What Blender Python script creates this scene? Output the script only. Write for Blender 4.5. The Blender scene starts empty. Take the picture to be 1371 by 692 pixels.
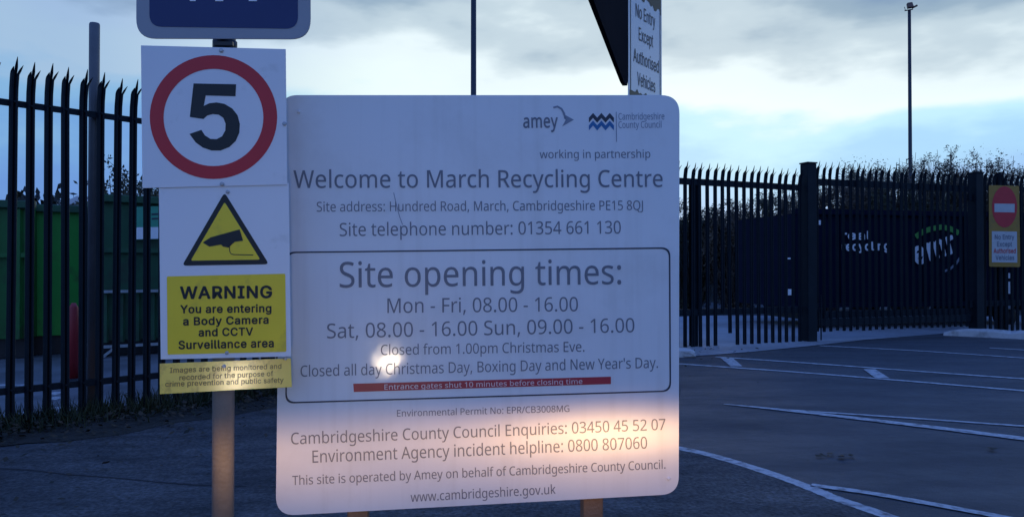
import bpy, bmesh, math, random
from mathutils import Vector, Matrix
from math import radians as R
random.seed(7)
sc = bpy.context.scene
COL = sc.collection

# ------------------------------------------------------------------ camera
FPX, H_EYE, HORIZ = 1050.0, 1.2, 358.0
PITCH = math.atan((HORIZ - 346.0) / FPX)
cam = bpy.data.cameras.new('camera'); cam_o = bpy.data.objects.new('camera', cam); COL.objects.link(cam_o)
cam.sensor_width = 36.0; cam.lens = FPX / 1371.0 * 36.0
cam.clip_start = 0.05; cam.clip_end = 3000
cam_o.location = (0, 0, H_EYE); cam_o.rotation_euler = (R(90) + PITCH, 0, 0)
sc.camera = cam_o

# ------------------------------------------------------------------ world
W = bpy.data.worlds.new('World'); sc.world = W; W.use_nodes = True
nt = W.node_tree; nt.nodes.clear()
def N(t, **kw):
    n = nt.nodes.new(t)
    for k, v in kw.items(): setattr(n, k, v)
    return n
L = lambda a, b: nt.links.new(a, b)
def wmath(op, a, b=None, c=None, clamp=False):
    n = N('ShaderNodeMath', operation=op); n.use_clamp = clamp
    for i, v in enumerate((a, b, c)):
        if v is None: continue
        if isinstance(v, (int, float)): n.inputs[i].default_value = v
        else: L(v, n.inputs[i])
    return n.outputs[0]
tc = N('ShaderNodeTexCoord'); sep = N('ShaderNodeSeparateXYZ'); L(tc.outputs['Generated'], sep.inputs[0])
dx, dy, dz = sep.outputs
# cloud noise stretched along the horizon
mp = N('ShaderNodeMapping'); mp.inputs['Scale'].default_value = (1.0, 1.0, 2.7); mp.inputs['Location'].default_value = (.37, .2, .55)
L(tc.outputs['Generated'], mp.inputs[0])
n1 = N('ShaderNodeTexNoise'); n1.inputs['Scale'].default_value = 3.4; n1.inputs['Detail'].default_value = 5; n1.inputs['Roughness'].default_value = .48
L(mp.outputs[0], n1.inputs['Vector'])
n2 = N('ShaderNodeTexNoise'); n2.inputs['Scale'].default_value = 9; n2.inputs['Detail'].default_value = 4; n2.inputs['Roughness'].default_value = .6
L(mp.outputs[0], n2.inputs['Vector'])
# height of the gap in the cloud deck, wandering with the noise; a little lower on the left
zz = wmath('ADD', dz, wmath('MULTIPLY', wmath('SUBTRACT', n1.outputs['Fac'], .5), .30))
zz = wmath('ADD', zz, wmath('MULTIPLY', wmath('SUBTRACT', n2.outputs['Fac'], .5), .04))
zz = wmath('ADD', zz, wmath('MULTIPLY', dx, .03))
def ramp(fac, stops):
    r = N('ShaderNodeValToRGB'); e = r.color_ramp.elements
    e[0].position, e[0].color = stops[0][0], (*stops[0][1], 1)
    e[1].position, e[1].color = stops[-1][0], (*stops[-1][1], 1)
    for p, c in stops[1:-1]:
        x = e.new(p); x.color = (*c, 1)
    r.color_ramp.interpolation = 'EASE'
    L(fac, r.inputs[0]); return r.outputs[0]
front = ramp(zz, [(0.0, (.30, .52, .90)), (.08, (.33, .57, .94)), (.125, (.40, .70, .98)), (.165, (.54, .86, 1.0)), (.205, (.86, 1.0, 1.0)),
                  (.255, (.82, .95, 1.0)), (.295, (.54, .67, .76)), (.335, (.30, .43, .56)), (.375, (.18, .30, .48)), (.45, (.12, .22, .48)), (.62, (.11, .29, .95)), (1, (.11, .30, 1.05))])
lf = N('ShaderNodeMapRange'); lf.interpolation_type = 'SMOOTHSTEP'; lf.inputs['From Min'].default_value = -.5; lf.inputs['From Max'].default_value = -.12; L(dx, lf.inputs['Value'])
lm = N('ShaderNodeMix', data_type='RGBA', blend_type='MULTIPLY'); lm.inputs['Factor'].default_value = 1
lt = N('ShaderNodeMix', data_type='RGBA'); lt.inputs['A'].default_value = (.42, .53, .74, 1); lt.inputs['B'].default_value = (1, 1, 1, 1); L(lf.outputs[0], lt.inputs['Factor'])
L(front, lm.inputs['A']); L(lt.outputs['Result'], lm.inputs['B']); front = lm.outputs['Result']
back = ramp(dz, [(0.0, (.195, .385, .80)), (.25, (.195, .385, .86)), (.6, (.15, .30, .86)), (1, (.12, .27, .88))])
ff = N('ShaderNodeMapRange'); ff.interpolation_type = 'SMOOTHSTEP'
ff.inputs['From Min'].default_value = -.3; ff.inputs['From Max'].default_value = .5; L(dy, ff.inputs['Value'])
mx = N('ShaderNodeMix', data_type='RGBA'); L(ff.outputs[0], mx.inputs['Factor']); L(back, mx.inputs['A']); L(front, mx.inputs['B'])
sky = N('ShaderNodeTexSky', sky_type='NISHITA'); sky.sun_disc = False
SUN_EL, SUN_AZ = 8.0, 12.0
sky.sun_elevation = R(SUN_EL); sky.sun_rotation = R(SUN_AZ)
bg1 = N('ShaderNodeBackground'); L(mx.outputs['Result'], bg1.inputs[0]); bg1.inputs[1].default_value = 1.0
bg2 = N('ShaderNodeBackground'); L(sky.outputs[0], bg2.inputs[0]); bg2.inputs[1].default_value = .003
ad = N('ShaderNodeAddShader'); L(bg1.outputs[0], ad.inputs[0]); L(bg2.outputs[0], ad.inputs[1])
wo = N('ShaderNodeOutputWorld'); L(ad.outputs[0], wo.inputs[0])

# low sun hidden behind the cloud bank in front of us
sun = bpy.data.lights.new('sun', 'SUN'); sun.energy = .12; sun.angle = R(18); sun.color = (1, .9, .78)
so = bpy.data.objects.new('sun', sun); COL.objects.link(so)
sd = Vector((math.sin(R(SUN_AZ)) * math.cos(R(SUN_EL)), math.cos(R(SUN_AZ)) * math.cos(R(SUN_EL)), math.sin(R(SUN_EL))))
so.rotation_euler = sd.to_track_quat('Z', 'Y').to_euler()

vs = sc.view_settings; vs.view_transform = 'Standard'; vs.look = 'None'; vs.exposure = 0; vs.gamma = 1
vs.use_curve_mapping = False

# headlamps of the car the photo was taken from: dipped beams with a soft level cut-off at lamp height
LAMP = Vector((-.354, 1.05, .70))
def headlamp(loc, power, hot_x, hot_gain):
    l = bpy.data.lights.new('headlamp', 'POINT'); l.energy = power; l.shadow_soft_size = .012; l.color = (1, .57, .24)
    l.use_nodes = True; t = l.node_tree; t.nodes.clear()
    def n(k, **kw):
        x = t.nodes.new(k)
        for a, b in kw.items(): setattr(x, a, b)
        return x
    def m(op, a, b=None):
        x = n('ShaderNodeMath', operation=op)
        for i, v in enumerate((a, b)):
            if v is None: continue
            if isinstance(v, (int, float)): x.inputs[i].default_value = v
            else: t.links.new(v, x.inputs[i])
        return x.outputs[0]
    def mr(v, a, b, c, d):
        x = n('ShaderNodeMapRange'); x.interpolation_type = 'SMOOTHSTEP'; t.links.new(v, x.inputs['Value'])
        for i, q in enumerate((a, b, c, d)): x.inputs[i + 1].default_value = q
        return x.outputs[0]
    tcn = n('ShaderNodeTexCoord'); s = n('ShaderNodeSeparateXYZ'); t.links.new(tcn.outputs['Normal'], s.inputs[0])
    x, y, z = s.outputs
    ym = m('MAXIMUM', y, .02)
    e = m('DIVIDE', z, ym); a = m('DIVIDE', x, ym)
    vert = m('MULTIPLY', mr(e, -.075, .035, 1, 0), mr(e, -.25, -.05, .05, 1))
    hx = m('SUBTRACT', a, hot_x); hz = m('ADD', e, .045)
    g = m('ADD', m('MULTIPLY', m('MULTIPLY', hx, hx), 16.0), m('MULTIPLY', m('MULTIPLY', hz, hz), 500.0))
    hot = m('MULTIPLY', m('EXPONENT', m('MULTIPLY', g, -1.0)), hot_gain)
    side = mr(m('ABSOLUTE', a), .35, 1.2, 1, 0)
    vert = m('MULTIPLY', vert, m('ADD', .86, m('MULTIPLY', m('SINE', m('ADD', m('MULTIPLY', a, 9.0), m('MULTIPLY', e, 14.0))), .18)))
    val = m('MULTIPLY', m('MULTIPLY', m('ADD', vert, hot), side), mr(y, .02, .1, 0, 1))
    em = n('ShaderNodeEmission'); t.links.new(val, em.inputs['Strength']); em.inputs[0].default_value = (1, 1, 1, 1)
    o = n('ShaderNodeOutputLight'); t.links.new(em.outputs[0], o.inputs[0])
    ob = bpy.data.objects.new('headlamp', l); COL.objects.link(ob); ob.location = loc; return ob
headlamp(LAMP + Vector((0, 0, -.001)), 72, -.15, 0)
headlamp(Vector((.95, 1.05, .70)), 42, -.38, 4.2)
pl = bpy.data.lights.new('side_lamp', 'AREA'); pl.shape = 'ELLIPSE'; pl.size = .15; pl.size_y = .06; pl.energy = 2.1; pl.color = (1, .80, .55)
po = bpy.data.objects.new('side_lamp', pl); COL.objects.link(po); po.location = LAMP; po.rotation_euler = (Matrix.Rotation(R(-90), 4, 'X') @ Matrix.Rotation(R(38), 4, 'Z')).to_euler(); po.rotation_euler = (Matrix.Rotation(R(90), 4, 'X') @ Matrix.Rotation(R(38), 4, 'Z')).to_euler()

# ------------------------------------------------------------------ pixel helpers (a photo pixel and a distance give a point)
FW = Vector((0, math.cos(PITCH), math.sin(PITCH))); UP = Vector((0, -math.sin(PITCH), math.cos(PITCH)))
EYE = Vector((0, 0, H_EYE))
def ray(px, py): return FW + Vector(((px - 685.5) / FPX, 0, 0)) + UP * ((346.0 - py) / FPX)
def at(px, py, Y):
    r = ray(px, py); return EYE + r * (Y / r.y)
def gnd(px, py, z=0.0):
    r = ray(px, py); return EYE + r * ((z - H_EYE) / r.z)
class Plane:
    def __init__(s, p, n): s.p, s.n = Vector(p), Vector(n).normalized()
    def hit(s, px, py, off=0.0):
        r = ray(px, py); o = s.p + s.n * off
        return EYE + r * ((o - EYE).dot(s.n) / r.dot(s.n))
def yaw_plane(px, py, Y, yaw_deg, tilt=0.0):
    y = R(yaw_deg); return Plane(at(px, py, Y), (math.sin(y), -math.cos(y), tilt))

# ------------------------------------------------------------------ materials
def mat(name, base, rough=.5, var=.25, scale=8, metal=0, spec=.5, bump=0, bscale=60, coat=0, coat_r=.05, dirt=None, dscale=3, dlo=.5, dhi=.7):
    m = bpy.data.materials.new(name); m.use_nodes = True
    t = m.node_tree; b = t.nodes['Principled BSDF']
    b.inputs['Roughness'].default_value = rough; b.inputs['Metallic'].default_value = metal
    b.inputs['Specular IOR Level'].default_value = spec
    b.inputs['Coat Weight'].default_value = coat; b.inputs['Coat Roughness'].default_value = coat_r
    co = t.nodes.new('ShaderNodeTexCoord')
    no = t.nodes.new('ShaderNodeTexNoise'); no.inputs['Scale'].default_value = scale; no.inputs['Detail'].default_value = 6
    t.links.new(co.outputs['Object'], no.inputs['Vector'])
    mx = t.nodes.new('ShaderNodeMix'); mx.data_type = 'RGBA'
    mx.inputs['A'].default_value = (*[c * (1 - var) for c in base], 1); mx.inputs['B'].default_value = (*[min(1, c * (1 + var)) for c in base], 1)
    t.links.new(no.outputs['Fac'], mx.inputs['Factor'])
    out = mx.outputs['Result']
    if dirt:
        d = t.nodes.new('ShaderNodeTexNoise'); d.inputs['Scale'].default_value = dscale; d.inputs['Detail'].default_value = 9; d.inputs['Roughness'].default_value = .65
        t.links.new(co.outputs['Object'], d.inputs['Vector'])
        r = t.nodes.new('ShaderNodeMapRange'); r.inputs['From Min'].default_value = dlo; r.inputs['From Max'].default_value = dhi
        t.links.new(d.outputs['Fac'], r.inputs['Value'])
        m2 = t.nodes.new('ShaderNodeMix'); m2.data_type = 'RGBA'; m2.inputs['B'].default_value = (*dirt, 1)
        t.links.new(r.outputs[0], m2.inputs['Factor']); t.links.new(out, m2.inputs['A']); out = m2.outputs['Result']
    t.links.new(out, b.inputs['Base Color'])
    if bump:
        n3 = t.nodes.new('ShaderNodeTexNoise'); n3.inputs['Scale'].default_value = bscale; n3.inputs['Detail'].default_value = 4
        t.links.new(co.outputs['Object'], n3.inputs['Vector'])
        bp = t.nodes.new('ShaderNodeBump'); bp.inputs['Strength'].default_value = bump; bp.inputs['Distance'].default_value = .02
        t.links.new(n3.outputs['Fac'], bp.inputs['Height']); t.links.new(bp.outputs[0], b.inputs['Normal'])
    return m
def leafmat(name, a, b2, scale=.9):
    m = bpy.data.materials.new(name); m.use_nodes = True; t = m.node_tree; b = t.nodes['Principled BSDF']
    b.inputs['Roughness'].default_value = .6; b.inputs['Specular IOR Level'].default_value = .25
    co = t.nodes.new('ShaderNodeTexCoord'); no = t.nodes.new('ShaderNodeTexNoise'); no.inputs['Scale'].default_value = scale; no.inputs['Detail'].default_value = 5
    t.links.new(co.outputs['Object'], no.inputs['Vector'])
    r = t.nodes.new('ShaderNodeValToRGB'); r.color_ramp.elements[0].position = .38; r.color_ramp.elements[1].position = .66
    r.color_ramp.elements[0].color = (*a, 1); r.color_ramp.elements[1].color = (*b2, 1)
    t.links.new(no.outputs['Fac'], r.inputs[0]); t.links.new(r.outputs[0], b.inputs['Base Color']); return m
M = dict(
    board=mat('white_board', (.74, .74, .75), .38, .04, 4, coat=.6, coat_r=.10, dirt=(.6, .59, .58), dscale=2.2, dlo=.52, dhi=.85),
    plate=mat('white_plate', (.76, .76, .77), .4, .04, 5, coat=.3, coat_r=.15, dirt=(.56, .56, .55), dscale=7, dlo=.6, dhi=.8),
    plate_edge=mat('plate_edge', (.45, .45, .46), .45, .2, 20, metal=.6),
    ink=mat('grey_ink', (.165, .175, .215), .45, .15, 30),
    ink_dark=mat('navy_ink', (.03, .035, .06), .45, .2, 30),
    ink_light=mat('pale_grey_ink', (.22, .25, .32), .45, .15, 30),
    blue_ink=mat('blue_ink', (.02, .14, .35), .45, .15, 30),
    black=mat('black_vinyl', (.012, .012, .014), .45, .2, 20),
    red=mat('red_vinyl', (.52, .020, .030), .4, .12, 9),
    red_tape=mat('red_strip', (.42, .03, .045), .4, .15, 20),
    pink=mat('faded_white_letter', (.72, .55, .55), .5, .2, 40),
    yellow=mat('yellow_vinyl', (.86, .64, .03), .4, .08, 7, dirt=(.5, .36, .05), dscale=9, dlo=.55, dhi=.8),
    ochre=mat('weathered_orange_yellow', (.36, .19, .025), .5, .2, 14, dirt=(.25, .15, .04), dscale=12, dlo=.5, dhi=.75),
    dull=mat('dull_white_vinyl', (.50, .49, .48), .5, .12, 12),
    rust=mat('rusty_lamp_housing', (.16, .08, .05), .6, .4, 9),
    gold=mat('yellow_reflective_plate', (.92, .66, .10), .30, .10, 30, coat=1, coat_r=.16, dirt=(.55, .35, .06), dscale=25, dlo=.5, dhi=.7),
    faded=mat('faded_ink', (.26, .17, .04), .5, .5, 14),
    blue=mat('blue_sign', (.008, .020, .11), .4, .12, 6),
    grey_frame=mat('grey_sign_border', (.30, .31, .34), .4, .1, 8),
    white_letter=mat('white_letter', (.84, .84, .84), .5, .05, 20),
    black_back=mat('dark_sign_back', (.006, .007, .014), .9, .4, 5, spec=.02),
    galv=mat('galvanised_steel', (.32, .28, .25), .45, .25, 12, metal=.15, bump=.15, bscale=90, dirt=(.16, .13, .11), dscale=5, dlo=.55, dhi=.75),
    wood=mat('brown_post', (.20, .11, .06), .6, .4, 10, bump=.3),
    fence=mat('dark_green_steel', (.006, .012, .019), .55, .4, 6, spec=.15, dirt=(.016, .020, .022), dscale=6, dlo=.55, dhi=.8),
    fpole=mat('dark_grey_steel', (.11, .115, .13), .45, .3, 6),
    column=mat('dark_column', (.025, .03, .04), .5, .3, 3),
    green=mat('green_paint', (.012, .125, .022), .5, .35, 2, dirt=(.03, .028, .018), dscale=2.5, dlo=.52, dhi=.72),
    green2=mat('bright_green_paint', (.012, .28, .026), .5, .3, 2, dirt=(.03, .05, .018), dscale=2, dlo=.55, dhi=.75),
    green3=mat('dark_green_paint', (.012, .075, .032), .55, .35, 2, dirt=(.02, .02, .015), dscale=2.5, dlo=.5, dhi=.75),
    under=mat('black_steel_and_shade', (.008, .009, .011), .6, .4, 5),  # steel running gear, and the painted shadow skirt below the green containers
    edge=mat('pale_worn_edge', (.32, .34, .34), .5, .4, 20),
    mint=mat('mint_sign', (.05, .32, .20), .5, .1, 10),
    navy=mat('navy_container', (.004, .007, .024), .7, .3, 3, spec=.08),
    glow_green=mat('green_vinyl', (.07, .30, .05), .5, .2, 20),
    redpost=mat('red_plastic', (.30, .015, .02), .5, .25, 10),
    brown_bark=mat('bark', (.045, .032, .026), .8, .4, 10),
    leafA=leafmat('autumn_leaves', (.050, .036, .026), (.17, .12, .075)),
    leafB=leafmat('dark_leaves', (.025, .028, .018), (.085, .080, .040)),
    leafC=leafmat('hedge_leaves', (.012, .014, .012), (.035, .036, .025), .3),
    litter=leafmat('leaf_litter', (.020, .020, .012), (.085, .058, .030), 6),
    grass=leafmat('grass', (.012, .022, .010), (.040, .050, .022), 5),
    line=mat('worn_line_paint', (.50, .50, .49), .6, .2, 15, dirt=(.08, .08, .085), dscale=14, dlo=.46, dhi=.70),
    kerb=mat('pale_kerb_stone', (.50, .50, .49), .65, .2, 8, bump=.4, bscale=25, dirt=(.2, .19, .18), dscale=5, dlo=.5, dhi=.75),
    yard=mat('yard_concrete', (.15, .155, .16), .65, .25, 1.5, dirt=(.07, .07, .07), dscale=1.1, dlo=.45, dhi=.7),
    concrete=mat('concrete', (.33, .34, .35), .6, .15, 1.5, dirt=(.20, .205, .21), dscale=.8, dlo=.45, dhi=.75),
    crack=mat('crack', (.012, .012, .013), .9, .3, 8),
    soil=mat('verge_soil', (.022, .020, .014), .9, .5, 9, bump=.8, bscale=30),
    roofwhite=mat('white_sheet', (.6, .6, .62), .5, .1, 5),
)
def weather_board(m):
    t = m.node_tree; b = t.nodes['Principled BSDF']; co = t.nodes.new('ShaderNodeTexCoord')
    mp = t.nodes.new('ShaderNodeMapping'); mp.inputs['Scale'].default_value = (26, 26, 1.1); t.links.new(co.outputs['Object'], mp.inputs[0])
    n = t.nodes.new('ShaderNodeTexNoise'); n.inputs['Scale'].default_value = 1; n.inputs['Detail'].default_value = 5; t.links.new(mp.outputs[0], n.inputs['Vector'])
    r = t.nodes.new('ShaderNodeMapRange'); t.links.new(n.outputs['Fac'], r.inputs['Value'])
    for i, q in enumerate((.52, .85, 0, .24)): r.inputs[i + 1].default_value = q
    mx = t.nodes.new('ShaderNodeMix'); mx.data_type = 'RGBA'; mx.inputs['B'].default_value = (.42, .40, .37, 1)
    src = b.inputs['Base Color'].links[0].from_socket; t.links.new(src, mx.inputs['A']); t.links.new(r.outputs[0], mx.inputs['Factor']); t.links.new(mx.outputs['Result'], b.inputs['Base Color'])
    n2 = t.nodes.new('ShaderNodeTexNoise'); n2.inputs['Scale'].default_value = 5; n2.inputs['Detail'].default_value = 3; t.links.new(co.outputs['Object'], n2.inputs['Vector'])
    bp = t.nodes.new('ShaderNodeBump'); bp.inputs['Strength'].default_value = .12; bp.inputs['Distance'].default_value = .02; t.links.new(n2.outputs['Fac'], bp.inputs['Height'])
    t.links.new(bp.outputs[0], b.inputs['Normal']); t.links.new(bp.outputs[0], b.inputs['Coat Normal'])
weather_board(M['board'])
def asphalt(name, lo, hi, rough, bstr, bsc=110, patch=1.2, msc=9):
    m = bpy.data.materials.new(name); m.use_nodes = True; t = m.node_tree; b = t.nodes['Principled BSDF']
    co = t.nodes.new('ShaderNodeTexCoord')
    def noise(s, d=6, r=.55, sc=None):
        n = t.nodes.new('ShaderNodeTexNoise'); n.inputs['Scale'].default_value = s; n.inputs['Detail'].default_value = d; n.inputs['Roughness'].default_value = r
        if sc:
            mp = t.nodes.new('ShaderNodeMapping'); mp.inputs['Scale'].default_value = sc; mp.inputs['Rotation'].default_value = (0, 0, R(-20))
            t.links.new(co.outputs['Object'], mp.inputs[0]); t.links.new(mp.outputs[0], n.inputs['Vector'])
        else: t.links.new(co.outputs['Object'], n.inputs['Vector'])
        return n.outputs['Fac']
    big = noise(patch, 7, .6, (.5, 1.3, 1)); fine = noise(bsc, 3)
    mid = noise(msc, 6, .7)
    def mr(v, a, b_, c, d):
        x = t.nodes.new('ShaderNodeMapRange'); t.links.new(v, x.inputs['Value'])
        for i, q in enumerate((a, b_, c, d)): x.inputs[i + 1].default_value = q
        return x.outputs[0]
    def mul(a, b_):
        x = t.nodes.new('ShaderNodeMath'); x.operation = 'MULTIPLY'; t.links.new(a, x.inputs[0]); t.links.new(b_, x.inputs[1]); return x.outputs[0]
    f = mul(mul(mr(big, .3, .7, .45, 1.45), mr(fine, .3, .7, .4, 1.6)), mr(mid, .35, .65, .75, 1.25))
    mx = t.nodes.new('ShaderNodeMix'); mx.data_type = 'RGBA'; mx.inputs['A'].default_value = (*lo, 1); mx.inputs['B'].default_value = (*hi, 1)
    half = t.nodes.new('ShaderNodeMath'); half.operation = 'MULTIPLY'; half.inputs[1].default_value = .5; t.links.new(f, half.inputs[0])
    t.links.new(half.outputs[0], mx.inputs['Factor']); t.links.new(mx.outputs['Result'], b.inputs['Base Color'])
    b.inputs['Specular IOR Level'].default_value = .28
    t.links.new(mr(big, .3, .7, rough + .12, rough - .10), b.inputs['Roughness'])
    bp = t.nodes.new('ShaderNodeBump'); bp.inputs['Strength'].default_value = bstr; bp.inputs['Distance'].default_value = .01
    t.links.new(fine, bp.inputs['Height']); 
    b2 = t.nodes.new('ShaderNodeBump'); b2.inputs['Strength'].default_value = bstr; b2.inputs['Distance'].default_value = .03
    t.links.new(mid, b2.inputs['Height']); t.links.new(bp.outputs[0], b2.inputs['Normal'])
    t.links.new(b2.outputs[0], b.inputs['Normal']); return m
M['asphalt'] = asphalt('asphalt', (.028, .029, .031), (.105, .110, .118), .55, .35)
M['path'] = asphalt('rough_path', (.006, .006, .007), (.15, .15, .15), .7, 1.0, 45, 2.6, 13)

# ------------------------------------------------------------------ object helpers
def obj(name, me, m, parent=None, label=None):
    """mesh in world coordinates; moved into the parent's frame when it has one (parents are never rotated)"""
    o = bpy.data.objects.new(name, me); COL.objects.link(o)
    if m is not None and not me.materials: me.materials.append(m)
    if parent is not None:
        off = Vector(parent.location); p = parent.parent
        while p is not None: off += Vector(p.location); p = p.parent
        me.transform(Matrix.Translation(-off)); o.parent = parent
    if label: o['label'] = label
    return o
def thing(name, label, cat, loc, group=None):
    o = bpy.data.objects.new(name, None); COL.objects.link(o); o.location = loc; o.empty_display_size = .2
    return tag(o, label, cat, group)
def tag(o, label, cat, group=None):
    o['label'] = label; o['category'] = cat
    if group: o['group'] = group
    return o
def kind(o, k): o['kind'] = k; return o
def py(verts, faces, smooth=False):
    me = bpy.data.meshes.new('mesh'); me.from_pydata([tuple(v) for v in verts], [], faces); me.update()
    if smooth:
        for p in me.polygons: p.use_smooth = True
    return me
class MB:
    def __init__(s): s.v, s.f = [], []
    def add(s, v, f):
        k = len(s.v); s.v += [tuple(x) for x in v]; s.f += [tuple(i + k for i in q) for q in f]; return s
    def box(s, c, size, rz=0.0):
        c = Vector(c); x, y, z = [d / 2 for d in size]; ca, sa = math.cos(rz), math.sin(rz); vv = []
        for k in (-z, z):
            for a, b in ((-x, -y), (x, -y), (x, y), (-x, y)): vv.append(c + Vector((a * ca - b * sa, a * sa + b * ca, k)))
        return s.add(vv, [(3, 2, 1, 0), (4, 5, 6, 7), (0, 1, 5, 4), (1, 2, 6, 5), (2, 3, 7, 6), (3, 0, 4, 7)])
    def bar(s, a, b, w, h, up=Vector((0, 0, 1))):
        a, b = Vector(a), Vector(b); d = (b - a).normalized(); sd_ = d.cross(up)
        if sd_.length < 1e-4: sd_ = d.cross(Vector((0, 1, 0)))
        sd_.normalize(); u = sd_.cross(d); vv = []
        for p in (a, b):
            for i, j in ((-1, -1), (1, -1), (1, 1), (-1, 1)): vv.append(p + sd_ * (i * w / 2) + u * (j * h / 2))
        return s.add(vv, [(3, 2, 1, 0), (4, 5, 6, 7), (0, 1, 5, 4), (1, 2, 6, 5), (2, 3, 7, 6), (3, 0, 4, 7)])
    def tube(s, pts, rad, n=12):
        pts = [Vector(p) for p in pts]; rings = []
        if not isinstance(rad, (list, tuple)): rad = [rad] * len(pts)
        for i, p in enumerate(pts):
            d = (pts[min(i + 1, len(pts) - 1)] - pts[max(i - 1, 0)]).normalized()
            a = d.cross(Vector((0, 1, 0)) if abs(d.y) < .9 else Vector((1, 0, 0))).normalized(); b = d.cross(a)
            rings.append([p + (a * math.cos(2 * math.pi * k / n) + b * math.sin(2 * math.pi * k / n)) * rad[i] for k in range(n)])
        v = [q for r_ in rings for q in r_]; f = []
        for i in range(len(pts) - 1):
            for k in range(n): f.append((i * n + k, i * n + (k + 1) % n, (i + 1) * n + (k + 1) % n, (i + 1) * n + k))
        f.append(tuple(range(n))[::-1]); f.append(tuple((len(pts) - 1) * n + k for k in range(n)))
        return s.add(v, f)
    def slab(s, pts, back):
        """closed outline (front face) thickened by the vector back"""
        n = len(pts); v = [Vector(p) for p in pts] + [Vector(p) + back for p in pts]
        f = [tuple(range(n))[::-1], tuple(range(n, 2 * n))] + [(i, (i + 1) % n, n + (i + 1) % n, n + i) for i in range(n)]
        return s.add(v, f)
    def ring(s, outer, inner):
        n = len(outer); return s.add(list(outer) + list(inner), [(i, (i + 1) % n, n + (i + 1) % n, n + i) for i in range(n)])
    def mesh(s, smooth=False):
        me = py(s.v, s.f, smooth)
        bm = bmesh.new(); bm.from_mesh(me); bmesh.ops.recalc_face_normals(bm, faces=bm.faces); bm.to_mesh(me); bm.free(); return me
    def build(s, name, m, parent=None, smooth=False, label=None, bevel=0):
        o = obj(name, s.mesh(smooth), m, parent, label)
        if bevel:
            b = o.modifiers.new('bevel', 'BEVEL'); b.width = bevel; b.segments = 2; b.limit_method = 'ANGLE'
        return o
def rounded(pts, r, seg=7):
    pts = [Vector((p[0], p[1])) for p in pts]; n = len(pts); out = []
    if not isinstance(r, (list, tuple)): r = [r] * n
    for i in range(n):
        p, a, b = pts[i], pts[i - 1], pts[(i + 1) % n]
        if r[i] <= 0:
            out.append(p); continue
        p0 = p + (a - p).normalized() * r[i]; p1 = p + (b - p).normalized() * r[i]
        for k in range(seg + 1):
            t = k / seg; out.append(p0 * (1 - t) ** 2 + p * (2 * t * (1 - t)) + p1 * t * t)
    return out
def flat(name, px, plane, off, m, parent):
    return obj(name, py([plane.hit(x, y, off) for x, y in px], [tuple(range(len(px)))[::-1]]), m, parent)
def stroke(mb, px, w, plane, off):
    """thin drawn line of pixel width w along a px polyline on a sign plane"""
    L_, R_ = [], []
    P = [Vector(p) for p in px]
    for i, p in enumerate(P):
        d = (P[min(i + 1, len(P) - 1)] - P[max(i - 1, 0)]).normalized(); nn = Vector((-d.y, d.x)) * w / 2
        L_.append(plane.hit(*(p + nn), off)); R_.append(plane.hit(*(p - nn), off))
    n = len(P); mb.add(L_ + R_, [(i, i + 1, n + i + 1, n + i) for i in range(n - 1)])
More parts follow.
